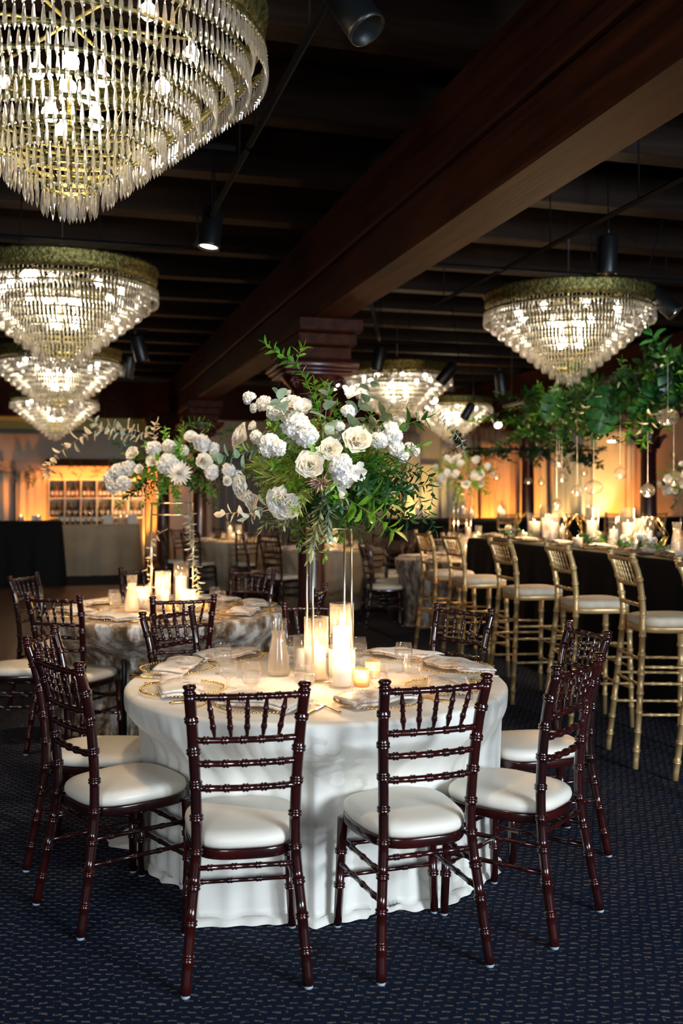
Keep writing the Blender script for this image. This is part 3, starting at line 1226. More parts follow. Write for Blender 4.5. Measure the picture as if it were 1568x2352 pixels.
# ------------------------------------------------------------------ round tables
def round_cloth(name, c, R, h, mat, label, seed, rects=(), nth=288, amp=0.03, puddle=0.05, foldn=(9, 17, 29)):
    rnd = random.Random(seed)
    ph = [rnd.random() * 6.28 for _ in range(8)]

    def limit(th):
        dx, dy = math.cos(th), math.sin(th)
        best = 9.0
        for (rx, ry, fx, fy) in rects:
            # ray from the table centre into the chair's footprint
            ox, oy = c.x - rx, c.y - ry
            # chair frame: x' = right, y' = facing
            rxv = (fy, -fx)
            px_, py_ = ox * rxv[0] + oy * rxv[1], ox * fx + oy * fy
            vx, vy = dx * rxv[0] + dy * rxv[1], dx * fx + dy * fy
            t0, t1 = 0.0, 9.0
            ok = True
            for p_, v_, lo, hi in ((px_, vx, -0.205, 0.205), (py_, vy, -0.28, 0.20)):
                if abs(v_) < 1e-6:
                    if p_ < lo or p_ > hi:
                        ok = False
                    continue
                a, b = (lo - p_) / v_, (hi - p_) / v_
                if a > b:
                    a, b = b, a
                t0, t1 = max(t0, a), min(t1, b)
            if ok and t0 < t1 and t0 > 0.2:
                best = min(best, t0)
        return best
    lim = [limit(2 * PI * i / nth) for i in range(nth)]
    # grow the limits sideways so the cloth eases around a seat
    sm = []
    for i in range(nth):
        sm.append(min(lim[(i + k_) % nth] + 0.0016 * k_ * k_ for k_ in range(-14, 15)))
    vs, fs = [], []
    prof = [(0.0, 0), (0.3, 0), (0.6, 0), (0.85, 0)]
    rows = []
    for f_, _ in prof[1:]:
        rows.append(('top', f_))
    rows += [('edge', 0.0), ('edge', 0.35), ('edge', 0.7), ('edge', 1.0)]
    nv = 22
    rows += [('side', (j + 1) / nv) for j in range(nv)]
    rows += [('hem', 0.35), ('hem', 0.7), ('hem', 1.0)]
    vs.append((0, 0, h))
    er = 0.018
    for kind, q in rows:
        for i in range(nth):
            th = 2 * PI * i / nth
            f1 = math.sin(foldn[0] * th + ph[0] + 0.8 * math.sin(2 * th + ph[5]))
            f2 = math.sin(foldn[1] * th + ph[1] + 1.2 * math.sin(3 * th + ph[6]))
            f3 = math.sin(foldn[2] * th + ph[2] + math.sin(5 * th + ph[7]))
            fold = (0.8 * (1 - 2 * abs(f1) ** 0.7) + 0.8 * f2 + 0.5 * (1 - 2 * abs(f3) ** 0.8))
            if kind == 'top':
                r, z = R * q - er * (q > 0.8), h
            elif kind == 'edge':
                r = R - er + er * math.sin(q * PI / 2)
                z = h - er + er * math.cos(q * PI / 2)
            else:
                s = q if kind == 'side' else 1.0
                z = (h - er) * (1 - s) + 0.025 * s
                r = R - 0.035 * s + amp * fold * (s ** 0.6)
                if z < 0.70:
                    w = min(1.0, (0.70 - z) / 0.22)
                    w = w * w * (3 - 2 * w)
                    lm = sm[i] - 0.02 + 0.006 * f3
                    if lm < r:
                        r = r * (1 - w) + lm * w
                if kind == 'hem':
                    pw = puddle * (0.8 + 0.9 * math.sin(4 * th + ph[3]) + 0.6 * math.sin(11 * th + ph[4]))
                    pw = max(0.0, pw)
                    if sm[i] < 5:
                        pw = min(pw, 0.03)
                    r = r + pw * q
                    z = 0.025 * (1 - q) + 0.004 + 0.018 * abs(math.sin(13 * th + 5 * q)) * (1 - q)
            vs.append((r * math.cos(th), r * math.sin(th), z))
    for i in range(nth):
        fs.append((0, 1 + i, 1 + (i + 1) % nth))
    for j in range(len(rows) - 1):
        for i in range(nth):
            i2 = (i + 1) % nth
            a = 1 + j * nth
            fs.append((a + i, a + nth + i, a + nth + i2, a + i2))
    mb = MB()
    mb.add(vs, fs)
    o = mb.build(name, mat, loc=c)
    tag(o, label, 'tablecloth')
    return o


def table_maker():
    o = thing('round_table', '', 'table')
    MB().lathe([(0.001, 0.715), (0.73, 0.715), (0.735, 0.72), (0.735, 0.748), (0.73, 0.752), (0.001, 0.752)], 48).build('tabletop', 'floor_wood', o)
    for k_ in range(4):
        a = k_ * PI / 2 + PI / 4
        MB().tube([(0.42 * math.cos(a), 0.42 * math.sin(a), 0), (0.42 * math.cos(a), 0.42 * math.sin(a), 0.715)], 0.016, 8).build('leg', 'black_metal', o)
    return o


RT = Proto(table_maker)
TH = 0.765
T2C = Vector((-1.14, 6.5, 0))
RT.place(T1C, 0.3, 'round table hidden under the white cloth in the foreground', 'round tables')
round_cloth('tablecloth', T1C, 0.765, TH, 'damask', 'white damask floor-length cloth on the front round table', 11, [RECT1[i_] for i_ in (0, 1, 2, 4)], amp=0.026, puddle=0.13, foldn=(13, 26, 41))
RT.place(T2C, 0.3, 'round table hidden under the mottled velvet cloth behind left', 'round tables')
round_cloth('tablecloth', T2C, 0.775, TH, 'velvet', 'mottled beige crushed velvet cloth on the table behind left', 12, RECT2, amp=0.035)

SIDES8 = ['near', 'near right', 'right', 'far right', 'far', 'far left', 'left', 'near left']
FAR = [
    (Vector((1.40, 11.8, 0)), 'velvet', 'round table behind the leftmost gold stools', 8, 0.25, (0, 1, 7)),
    (Vector((-0.16, 13.7, 0)), 'beige_cloth', 'round table behind the front red column', 8, 0.1, (0,)),
    (Vector((-1.75, 16.3, 0)), 'beige_cloth', 'round table near the grey curtains', 8, 0.35, ()),
    (Vector((2.1, 15.8, 0)), 'beige_cloth', 'back table right of the column', 8, 0.2, ()),
]
for i_, (c, m_, nm, n, off, skip) in enumerate(FAR):
    RT.place(c, 0, 'table under cloth: ' + nm, 'round tables')
    rc = []
    for k_ in range(n):
        if k_ in skip:
            continue
        a = -PI / 2 + 2 * PI * (k_ + off) / n
        dx, dy = math.cos(a), math.sin(a)
        p = c + Vector((dx, dy, 0)) * 1.18
        rc.append(chair_feet(p.x, p.y, -dx, -dy, 'dark chair on the %s side of the %s' % (SIDES8[k_], nm), 'dark chairs at far round tables'))
    round_cloth('tablecloth', c, 0.77, TH, m_, '%s cloth on the %s' % ('mottled velvet' if m_ == 'velvet' else 'beige', nm), 20 + i_, rc, nth=144)

# ------------------------------------------------------------------ tableware
def ring_beads(mb, R, z, n, r):
    for k_ in range(n):
        a = 2 * PI * k_ / n
        mb.ball((R * math.cos(a), R * math.sin(a), z), r, 6)


def charger_maker():
    o = thing('charger_plate', '', 'plate')
    MB().lathe([(0.001, 0.004), (0.10, 0.004), (0.115, 0.007), (0.155, 0.014), (0.156, 0.011), (0.115, 0.003), (0.10, 0.0), (0.001, 0.0)], 40).build('plate', 'plate_glass', o)
    mb = MB()
    ring_beads(mb, 0.159, 0.014, 72, 0.0052)
    c = mb.build('beaded_rim', 'gold_metal', o)
    c['label'] = 'gold beaded rim'
    return o


def napkin_maker(seed):
    def mk():
        rnd = random.Random(seed)
        a, b, c2 = rnd.random() * 6, rnd.random() * 6, rnd.random() * 6
        def fn(u, v):
            x = (u - 0.5) * 0.31 * (1 + 0.08 * math.sin(v * 3 + a)) + 0.03 * (v - 0.5)
            y = (v - 0.5) * 0.155 + 0.012 * math.sin(u * 3 + b)
            ed = min(u, 1 - u) * 2
            z = 0.030 + 0.006 * math.sin(u * 5 + c2) * math.sin(v * 4 + a) + 0.0025 * math.sin(u * 11 + v * 7)
            z += 0.007 * math.sin(PI * v)
            if u < 0.12:
                z -= (0.12 - u) * 0.05
            if u > 0.88:
                z -= (u - 0.88) * 0.05
            return (x, y, z)
        mb = MB().grid(fn, 26, 14)
        mb2 = MB().grid(lambda u, v: (fn(u, v)[0] * 0.96 + 0.008, fn(u, v)[1] * 0.92 - 0.01, fn(u, v)[2] - 0.013), 26, 14)
        o = thing('napkin', '', 'napkin')
        mb.build('top_fold', 'napkin_print', o, solid=0.007)
        mb2.build('under_fold', 'napkin_print', o, solid=0.008)
        return o
    return Proto(mk)


def goblet_maker():
    o = thing('water_goblet', '', 'glass')
    pr = [(0.034, 0.0), (0.034, 0.002), (0.012, 0.005), (0.006, 0.012), (0.0055, 0.034), (0.012, 0.040), (0.030, 0.052), (0.038, 0.072), (0.038, 0.095), (0.032, 0.126), (0.0325, 0.127), (0.031, 0.1272)]
    MB().lathe(pr, 22).build('glass', 'clear_glass', o)
    MB().lathe([(0.001, 0.046), (0.027, 0.054), (0.035, 0.072), (0.035, 0.096), (0.001, 0.0965)], 18).build('water', 'clear_glass', o)
    return o


def candle_parts(o, r, h, z0=0.006):
    b = MB().lathe([(0.001, z0), (r, z0), (r, z0 + h - 0.004), (r * 0.93, z0 + h), (r * 0.8, z0 + h - 0.004), (0.001, z0 + h - 0.008)], 20)
    c = b.build('candle', 'wax', o)
    MB().tube([(0, 0, z0 + h - 0.008), (0.001, 0, z0 + h + 0.004)], 0.001, 5).build('wick', 'black_metal', c)
    MB().lathe([(0.0006, z0 + h + 0.001), (0.0030, z0 + h + 0.006), (0.0034, z0 + h + 0.010), (0.0018, z0 + h + 0.018), (0.0003, z0 + h + 0.024)], 8).build('flame', 'flame', c)


def vase_maker(R, H, cr, chh, nm='candle_vase'):
    def mk():
        o = thing(nm, '', 'candle holder')
        w = 0.0025
        MB().lathe([(0.001, 0), (R, 0), (R, H - 0.002), (R + 0.0008, H), (R - w, H + 0.0005)], 28).build('glass', 'clear_glass', o)
        candle_parts(o, cr, chh, 0.008)
        return o
    return Proto(mk)


def votive_maker():
    o = thing('votive_holder', '', 'candle holder')
    prof = [(0.001, 0), (0.028, 0), (0.030, 0.004), (0.031, 0.068), (0.029, 0.068), (0.028, 0.006), (0.001, 0.006)]
    mb = MB()
    n = 40
    vs, fs = [], []
    for r, z in prof:
        for k_ in range(n):
            a = 2 * PI * k_ / n
            rr = r * (1 + (0.03 if (k_ % 2 and r > 0.02) else 0))
            vs.append((rr * math.cos(a), rr * math.sin(a), z))
    for i in range(len(prof) - 1):
        for k_ in range(n):
            fs.append((i * n + k_, i * n + (k_ + 1) % n, (i + 1) * n + (k_ + 1) % n, (i + 1) * n + k_))
    mb.add(vs, fs)
    c = mb.build('ribbed_glass', 'gold_votive_glass', o)
    candle_parts(o, 0.022, 0.028, 0.007)
    return o


def carafe_maker():
    o = thing('water_carafe', '', 'carafe')
    MB().lathe([(0.001, 0.0), (0.045, 0.0), (0.050, 0.008), (0.049, 0.03), (0.040, 0.10), (0.031, 0.15), (0.0285, 0.165), (0.031, 0.19), (0.036, 0.234), (0.0365, 0.236), (0.0350, 0.2355)], 26).build('glass', 'clear_glass', o)
    MB().lathe([(0.001, 0.008), (0.0445, 0.01), (0.0465, 0.03), (0.0372, 0.10), (0.0285, 0.15), (0.0268, 0.165), (0.0285, 0.185), (0.001, 0.186)], 22).build('water', 'carafe_water', o)
    return o


thin_glass('carafe_water', (1.0, 0.97, 0.92), 0.12, 0.12, 0.45)


def fork_maker():
    o = thing('fork', '', 'cutlery')
    mb = MB()
    mb.tube([(0, -0.095, 0.004), (0, -0.085, 0.004), (0, 0.03, 0.005)], [0.005, 0.0035, 0.0018], 6)
    mb.build('handle', 'gold_metal', o)
    mb = MB()
    mb.box(-0.010, 0.010, 0.03, 0.05, 0.003, 0.0055, bev=0.0008)
    for k_ in range(4):
        x = -0.0085 + k_ * 0.0057
        mb.box(x - 0.0013, x + 0.0013, 0.049, 0.085, 0.003, 0.005)
    mb.build('tines', 'pale_gold_metal', o, smooth=False)
    return o


def knife_maker():
    o = thing('knife', '', 'cutlery')
    mb = MB()
    mb.tube([(0, -0.11, 0.005), (0, -0.10, 0.006), (0, 0.0, 0.005)], [0.003, 0.006, 0.004], 8)
    mb.build('handle', 'gold_metal', o)
    MB().box(-0.007, 0.007, 0.0, 0.10, 0.003, 0.0048, bev=0.0006).build('blade', 'pale_gold_metal', o, smooth=False)
    return o


CHG = Proto(charger_maker)
NAP = [napkin_maker(s) for s in (1, 2, 3)]
GOB = Proto(goblet_maker)
VOT = Proto(votive_maker)
CAR = Proto(carafe_maker)
FRK = Proto(fork_maker)
KNF = Proto(knife_maker)
TZ = TH + 0.001


def setting(c, x, y, seat, table, i, h=TZ, cutlery=True, gap=0.205):
    """one place setting at (x,y) for the table whose centre is c"""
    dx, dy = c[0] - x, c[1] - y
    rz = math.atan2(-dx, dy)      # local +y points at the table centre
    CHG.place((x, y, h), 0, 'glass charger with gold beaded rim at the %s of the %s' % (seat, table), 'glass charger plates')
    NAP[i % 3].place((x, y, h), rz + (random.random() - 0.5) * 0.7, 'floral folded napkin at the %s of the %s' % (seat, table), 'folded napkins')
    if cutlery:
        L = Vector((math.cos(rz), math.sin(rz), 0))
        p = Vector((x, y, h)) - L * gap
        FRK.place(p, rz, 'gold fork left of the charger at the %s of the %s' % (seat, table), 'gold forks')
        p = Vector((x, y, h)) + L * gap
        KNF.place(p, rz, 'gold knife right of the charger at the %s of the %s' % (seat, table), 'gold knives')


P1 = [(-0.52, 4.58, 'far left seat'), (-0.70, 4.26, 'upper left seat'), (-0.605, 3.80, 'left seat'), (-0.285, 3.53, 'front left seat'), (0.133, 3.60, 'front right seat'),
      (0.40, 3.84, 'right seat'), (0.49, 4.27, 'upper right seat'), (0.29, 4.58, 'far right seat'), (-0.12, 4.66, 'farthest seat')]
for i, (x, y, s) in enumerate(P1):
    setting(T1C, x, y, s, 'white front table', i)
for x, y, s in ((-0.44, 3.86, 'goblet of water at left, nearer of the left pair'), (-0.335, 3.70, 'goblet of water just behind front left chair back'), (-0.497, 4.18, 'goblet of water beside the far left napkin'),
                (-0.215, 4.40, 'goblet of water just right of the carafe'), (-0.135, 3.64, 'goblet of water in front of the medium candle vase'), (0.074, 4.36, 'goblet of water behind the tallest vase, at its right'),
                (0.133, 3.68, 'goblet of water right of the front gold votive'), (0.262, 4.20, 'goblet of water at right, the farther of the pair'), (0.280, 3.90, 'goblet of water at right, the nearer of the pair')):
    GOB.place((x, y, TZ), 0, 'clear footed ' + s, 'water goblets on the front table')
CAR.place((-0.262, 4.14, TZ), 0, 'glass water carafe left of the candles on the front table')
VT = vase_maker(0.050, 0.305, 0.037, 0.20)
VM = vase_maker(0.050, 0.255, 0.039, 0.125)
VS = vase_maker(0.052, 0.150, 0.038, 0.085)
VT.place((0.001, 4.10, TZ), 0, 'tallest glass cylinder with tall pillar candle on the front table', 'glass cylinders with candles')
VM.place((-0.102, 4.04, TZ), 0, 'medium glass cylinder with pillar candle left of the tallest one', 'glass cylinders with candles')
VS.place((0.002, 3.895, TZ), 0, 'short wide glass cylinder with low candle in front of the tallest', 'glass cylinders with candles')
VS.place((-0.155, 4.26, TZ), 0, 'short glass cylinder with candle partly hidden left of the gold rods', 'glass cylinders with candles')
VOT.place((0.080, 3.91, TZ), 0, 'gold ribbed glass votive, the front one beside the short cylinder', 'gold votives')
VOT.place((0.128, 4.09, TZ), 0, 'gold ribbed glass votive, the rear one on the front table', 'gold votives')
for p, w in (((0.001, 4.10, 1.02), 0.9), ((-0.102, 4.04, 0.945), 1.1), ((0.002, 3.895, 0.91), 1.2), ((0.080, 3.91, 0.825), 0.7), ((0.128, 4.09, 0.825), 0.7)):
    light('candle_glow', 'POINT', p, w, (1.0, 0.58, 0.26), 0.012)

# second table
for i in range(8):
    a = -PI / 2 + (i + 0.45) * PI / 4
    setting(T2C, T2C.x + 0.58 * math.cos(a), T2C.y + 0.58 * math.sin(a), SIDES8[i] + ' place', 'velvet-clothed table', i)
    a2 = a + 0.3
    GOB.place((T2C.x + 0.36 * math.cos(a2), T2C.y + 0.36 * math.sin(a2), TZ), 0, 'clear goblet at the %s place of the velvet-clothed table' % SIDES8[i], 'goblets on the velvet-clothed table')
CAR.place(at(303, 1388, 6.38)[:2] + (TZ,), 0, 'glass water carafe on the velvet-clothed table')
for px, P, Z, l in ((326, VS, 6.55, 'short lit candle cylinder just right of the carafe'), (374, VM, 6.45, 'medium candle cylinder in the middle of the velvet table'), (416, VT, 6.6, 'tallest candle cylinder near the right rods of velvet table'), (430, VS, 6.35, 'short candle cylinder in front of the right rods of velvet table')):
    x = (px - 784) * Z / F
    P.place((x, Z, TZ), 0, l, 'candle cylinders on the velvet table')
    light('candle_glow', 'POINT', (x, Z, TZ + 0.2 if P is not VS else TZ + 0.13), 1.6, (1.0, 0.58, 0.26), 0.012)
for px, Z, l in ((392, 6.2, 'left gold votive on the velvet-clothed table'), (467, 6.3, 'right gold votive on the velvet-clothed table')):
    VOT.place(((px - 784) * Z / F, Z, TZ), 0, l, 'gold votives on velvet table')

# far tables: candle clusters, goblets, napkins
for j, (c, m_, nm, n, off, skip) in enumerate(FAR):
    for k_, (dx, dy, P) in enumerate(((-0.08, 0.05, VT), (0.07, -0.03, VM), (0.0, -0.14, VS))):
        P.place((c.x + dx, c.y + dy, TZ), 0, '%s candle cylinder on the %s' % (('tall', 'medium', 'short')[k_], nm), 'candle cylinders on the far tables')
    light('candle_glow', 'POINT', (c.x, c.y - 0.05, TZ + 0.42), 9, (1.0, 0.60, 0.28), 0.03)
    for k_ in range(6):
        a = -PI / 2 + k_ * PI / 3 + off
        NAP[k_ % 3].place((c.x + 0.55 * math.cos(a), c.y + 0.55 * math.sin(a), TZ - 0.008), a, 'folded napkin on the %s side of the %s' % (('near', 'near right', 'far right', 'far', 'far left', 'near left')[k_], nm), 'napkins on the far tables')
        GOB.place((c.x + 0.36 * math.cos(a + .3), c.y + 0.36 * math.sin(a + .3), TZ), 0, 'goblet on the %s side of the %s' % (('near', 'near right', 'far right', 'far', 'far left', 'near left')[k_], nm), 'goblets on the far tables')

# ------------------------------------------------------------------ plants: leaves and sprays
def leaf(mb, base, d, nrm, L, w, kind='point', curl=0.12):
    d = Vector(d).normalized()
    nrm = Vector(nrm)
    s = d.cross(nrm)
    if s.length < 1e-4:
        s = d.cross(Vector((0.3, 0.9, 0.1)))
    s.normalize()
    n = s.cross(d).normalized()
    if kind == 'point':
        pr = [(0, 0.06), (0.18, 0.62), (0.42, 1.0), (0.68, 0.78), (0.88, 0.33), (1.0, 0.02)]
    elif kind == 'round':
        pr = [(0, 0.12), (0.15, 0.7), (0.4, 1.0), (0.7, 0.98), (0.9, 0.62), (1.0, 0.15)]
    elif kind == 'long':
        pr = [(0, 0.15), (0.25, 0.8), (0.5, 1.0), (0.75, 0.8), (0.93, 0.35), (1.0, 0.03)]
    else:
        pr = [(0, 0.5), (0.5, 1.0), (1.0, 0.1)]
    vs, fs = [], []
    for u, ww in pr:
        c = Vector(base) + d * (L * u) - n * (curl * L * u * u)
        e = w * 0.5 * ww
        vs += [c - s * e + n * e * 0.35, c, c + s * e + n * e * 0.35]
    for i in range(len(pr) - 1):
        a = i * 3
        fs += [(a, a + 1, a + 4, a + 3), (a + 1, a + 2, a + 5, a + 4)]
    mb.add(vs, fs)


def rv(rnd, s=1.0):
    return Vector((rnd.uniform(-s, s), rnd.uniform(-s, s), rnd.uniform(-s, s)))


def stem_spray(seed, L, n, lw, kind, tilt=0.9, bend=0.25, opp=False, sub=0, stemr=0.0016, mat='leaf_mid', name='leaf_spray', pts=None, curl=0.12, start=0.15):
    """one stem along +z with leaves, returned as (leaf mesh)"""
    rnd = random.Random(seed)
    if pts is None:
        b = rv(rnd, bend)
        b.z = 0
        pts = [Vector((b.x * L * (u ** 2), b.y * L * (u ** 2), L * u)) for u in [i / 8 for i in range(9)]]
    else:
        pts = smooth_path(pts, 4)
    mb = MB()
    m = len(pts) - 1
    mb.tube(pts, [stemr * (1 - 0.6 * i / m) for i in range(m + 1)], 5)
    ang = rnd.random() * 6
    for k_ in range(n):
        u = start + (1 - start) * (k_ + 0.5) / n
        i = min(m - 1, int(u * m))
        fr = u * m - i
        p = pts[i].lerp(pts[i + 1], fr)
        tdir = (pts[i + 1] - pts[i]).normalized()
        a1 = tdir.orthogonal().normalized()
        a2 = tdir.cross(a1)
        ang += 2.4 if not opp else (PI if k_ % 2 else 1.2)
        side = a1 * math.cos(ang) + a2 * math.sin(ang)
        dd = (tdir * (1 - tilt * 0.6) + side * tilt + rv(rnd, 0.15)).normalized()
        ll = lw[0] * rnd.uniform(0.75, 1.15) * (1 - 0.35 * max(0, u - 0.6))
        leaf(mb, p, dd, (tdir + rv(rnd, 0.3)), ll, lw[1] * ll / lw[0], kind, curl)
    leaf(mb, pts[-1], pts[-1] - pts[-2], Vector((1, 0.2, 0)), lw[0] * 0.8, lw[1] * 0.8, kind, curl)
    return mb.mesh(name, mat)


def fern_spray(seed, L, mat):
    rnd = random.Random(seed)
    mb = MB()
    pts = [Vector((0.10 * L * u * u, 0, L * u)) for u in [i / 6 for i in range(7)]]
    mb.tube(pts, [0.0014] * 7, 4)
    for k_ in range(64):
        u = 0.05 + 0.95 * k_ / 64
        i = min(5, int(u * 6))
        p = pts[i].lerp(pts[i + 1], u * 6 - i)
        a = rnd.random() * 6.28
        dd = Vector((math.cos(a), math.sin(a), 1.1 + rnd.random()))
        leaf(mb, p, dd, rv(rnd), L * rnd.uniform(0.18, 0.36), 0.006, 'blade', 0.05)
    return mb.mesh('fern_spray', mat)


SP = {
    'ruscus': [stem_spray(s, 0.30, 28, (0.052, 0.020), 'point', mat='leaf_mid') for s in (1, 2)],
    'bright': [stem_spray(s, 0.28, 26, (0.050, 0.020), 'point', mat='leaf_bright') for s in (3, 4)],
    'dark': [stem_spray(s, 0.30, 32, (0.052, 0.019), 'point', mat='leaf_dark') for s in (5, 6, 7)],
    'euca': [stem_spray(s, 0.24, 9, (0.050, 0.046), 'round', tilt=1.0, mat='leaf_grey') for s in (8, 9)],
    'silver': [stem_spray(s, 0.26, 12, (0.036, 0.026), 'round', tilt=1.0, mat='leaf_silver') for s in (10, 11)],
    'cream': [stem_spray(s, 0.26, 16, (0.030, 0.017), 'round', tilt=1.0, mat='leaf_cream') for s in (12, 13)],
    'willow': [stem_spray(s, 0.26, 22, (0.060, 0.012), 'long', tilt=0.6, mat='leaf_olive') for s in (14, 15)],
    'big': [stem_spray(s, 0.22, 7, (0.085, 0.042), 'point', tilt=0.95, mat='leaf_bright') for s in (16, 17)],
    'bigdark': [stem_spray(s, 0.28, 17, (0.095, 0.045), 'point', tilt=0.95, mat='leaf_dark') for s in (18, 19)],
    'bigmid': [stem_spray(s, 0.28, 17, (0.095, 0.045), 'point', tilt=0.95, mat='leaf_deep') for s in (28, 29)],
    'fern': [fern_spray(s, 0.22, 'leaf_yellow') for s in (20, 21)],
    'fernd': [fern_spray(s, 0.22, 'leaf_mid') for s in (22, 23)],
    'filler': [stem_spray(s, 0.20, 60, (0.024, 0.013), 'point', tilt=1.0, mat='leaf_yellow') for s in (24, 25)],
}
PNAME = {'ruscus': 'ruscus_spray', 'bright': 'ruscus_spray', 'dark': 'ruscus_spray', 'euca': 'eucalyptus_spray', 'silver': 'eucalyptus_spray', 'cream': 'blossom_twig', 'willow': 'willow_spray', 'big': 'salal_spray', 'bigdark': 'laurel_spray', 'bigmid': 'laurel_spray', 'fern': 'fern_spray', 'fernd': 'fern_spray', 'filler': 'leafy_twig'}


# flowers, facing +z, diameter about 1
def petal(mb, M, w, h, cup, flare, ruff, rnd, nu=6, nv=6):
    a = rnd.random() * 6

    def fn(u, v):
        x = (u - 0.5) * 2
        ww = w * (math.sin(min(1, v * 1.15 + 0.12) * PI * 0.62) ** 0.8)
        ang = x * cup
        px_ = ww * math.sin(ang) / max(cup, 0.2)
        out = ww * (1 - math.cos(ang)) / max(cup, 0.2)
        prof = flare * v * v + ruff * 0.04 * math.sin(u * 9 + a) * v
        z = h * (v - 0.12 * x * x * v)
        return (px_, -out + prof, z)
    mb.grid(fn, nu, nv, M)


def rose_mesh(seed, mat, n=26, openness=0.5, ruff=1.0, name='rose'):
    rnd = random.Random(seed)
    mb = MB()
    for i in range(n):
        u = i / (n - 1)
        ang = i * 2.4
        r = 0.03 + 0.20 * u
        tilt = 0.05 + openness * u ** 1.5
        h = 0.30 + 0.10 * u * (1 - 0.4 * u)
        M = Matrix.Rotation(ang, 4, 'Z') @ Matrix.Translation((0, r * 0.55, -0.12 * u)) @ Matrix.Rotation(-tilt, 4, 'X')
        petal(mb, M, 0.16 + 0.20 * u, h, 1.5 - 0.6 * u, 0.04 + 0.10 * u, ruff, rnd)
    mb.lathe([(0.001, -0.16), (0.08, -0.14), (0.12, -0.05), (0.10, 0.02)], 10)
    return mb.mesh(name, mat)


def peony_mesh(seed, mat):
    rnd = random.Random(seed)
    mb = MB()
    n = 46
    for i in range(n):
        u = i / (n - 1)
        ang = i * 2.4 + rnd.random() * 0.3
        tilt = 0.1 + 1.15 * u
        M = Matrix.Rotation(ang, 4, 'Z') @ Matrix.Translation((0, 0.03 + 0.05 * u, -0.02 - 0.1 * u)) @ Matrix.Rotation(-tilt + rnd.uniform(-.12, .12), 4, 'X')
        petal(mb, M, 0.12 + 0.13 * u, 0.28 + 0.18 * u, 0.9, 0.06, 2.2, rnd, 6, 5)
    return mb.mesh('peony', mat)


def stock_mesh(seed, mat, n=22, rad=0.34):
    rnd = random.Random(seed)
    mb = MB()
    for i in range(n):
        zz = 1 - 1.35 * (i + 0.5) / n
        ph = i * 2.4
        rr = math.sqrt(max(0, 1 - zz * zz))
        dirv = Vector((rr * math.cos(ph), rr * math.sin(ph), zz))
        Q = dirv.to_track_quat('Z', 'Y').to_matrix().to_4x4()
        T = Matrix.Translation(dirv * rad * rnd.uniform(0.75, 1.1))
        for p in range(6):
            M = T @ Q @ Matrix.Rotation(p * PI / 3 + rnd.random() * 0.4, 4, 'Z') @ Matrix.Rotation(-(0.75 if p % 2 else 1.25) + rnd.uniform(-.25, .25), 4, 'X')
            petal(mb, M, 0.12, 0.19, 0.35, 0.05, 2.5, rnd, 5, 4)
    mb.ball((0, 0, 0), rad * 0.55, 8)
    return mb.mesh('stock', mat)


def mum_mesh(seed, mat):
    rnd = random.Random(seed)
    mb = MB()
    for i in range(90):
        u = i / 90
        a = i * 2.4
        el = 1.45 * u
        d = Vector((math.sin(el) * math.cos(a), math.sin(el) * math.sin(a), math.cos(el)))
        leaf(mb, d * 0.05, d, Vector((0, 0, 1)) - d * d.z + Vector((0.01, 0, 0)), 0.30 + 0.17 * u, 0.085, 'long', -0.15)
    return mb.mesh('chrysanthemum', mat)


def lily_mesh(seed, mat):
    rnd = random.Random(seed)
    mb = MB()
    for i in range(6):
        M = Matrix.Rotation(i * PI / 3, 4, 'Z') @ Matrix.Translation((0, 0.05, 0)) @ Matrix.Rotation(-(0.35 if i % 2 else 0.6), 4, 'X')
        petal(mb, M, 0.20, 0.62, 0.9, 0.14, 0.5, rnd)
    return mb.mesh('lisianthus', mat)


FL = {
    'rose': rose_mesh(1, 'flower_cream'), 'rosew': rose_mesh(2, 'flower_white', 24, 0.7, 1.6), 'bud': rose_mesh(3, 'flower_white', 14, 0.12, 0.6),
    'peony': peony_mesh(4, 'flower_white'), 'stock': stock_mesh(5, 'flower_white'), 'stockb': stock_mesh(6, 'flower_ice', 24),
    'mum': mum_mesh(7, 'flower_white'), 'lily': lily_mesh(8, 'flower_ice'),
}
FNAME = {'rose': 'rose', 'rosew': 'rose', 'bud': 'flower_bud', 'peony': 'peony', 'stock': 'stock_flower', 'stockb': 'stock_flower', 'mum': 'chrysanthemum', 'lily': 'lisianthus'}


def orient(o, pos, d, scale, roll=0.0):
    q = Vector(d).to_track_quat('Z', 'Y') @ Quaternion((0, 0, 1), roll)
    o.rotation_mode = 'QUATERNION'
    o.rotation_quaternion = q
    o.location = pos
    o.scale = (scale,) * 3


def add_flower(par, kind, pos, d, dia):
    o = put(FNAME[kind], FL[kind], par)
    orient(o, Vector(pos) - par.location, d, dia, random.random() * 6)
    return o


def add_spray(par, kind, pos, d, sc=1.0):
    ms = SP[kind]
    o = put(PNAME[kind], ms[random.randrange(len(ms))], par)
    orient(o, Vector(pos) - par.location, d, sc, random.random() * 6)
    return o


def add_trail(par, kindmat, pts, n, lw, kind, tilt=0.9, name='trailing_branch', stemr=0.0018, curl=0.12):
    P = [Vector(p) - par.location for p in pts]
    me = stem_spray(random.randrange(9999), 1, n, lw, kind, tilt, mat=kindmat, pts=P, name=name, stemr=stemr, curl=curl)
    return put(name, me, par)


# ------------------------------------------------------------------ central bouquet
BC = at(748, 1075, 4.04)
bq = thing('flower_arrangement', 'large white rose and greenery bouquet on tall gold stand, front table', 'flowers', (BC.x, BC.y, 1.40))
CZB = 4.04


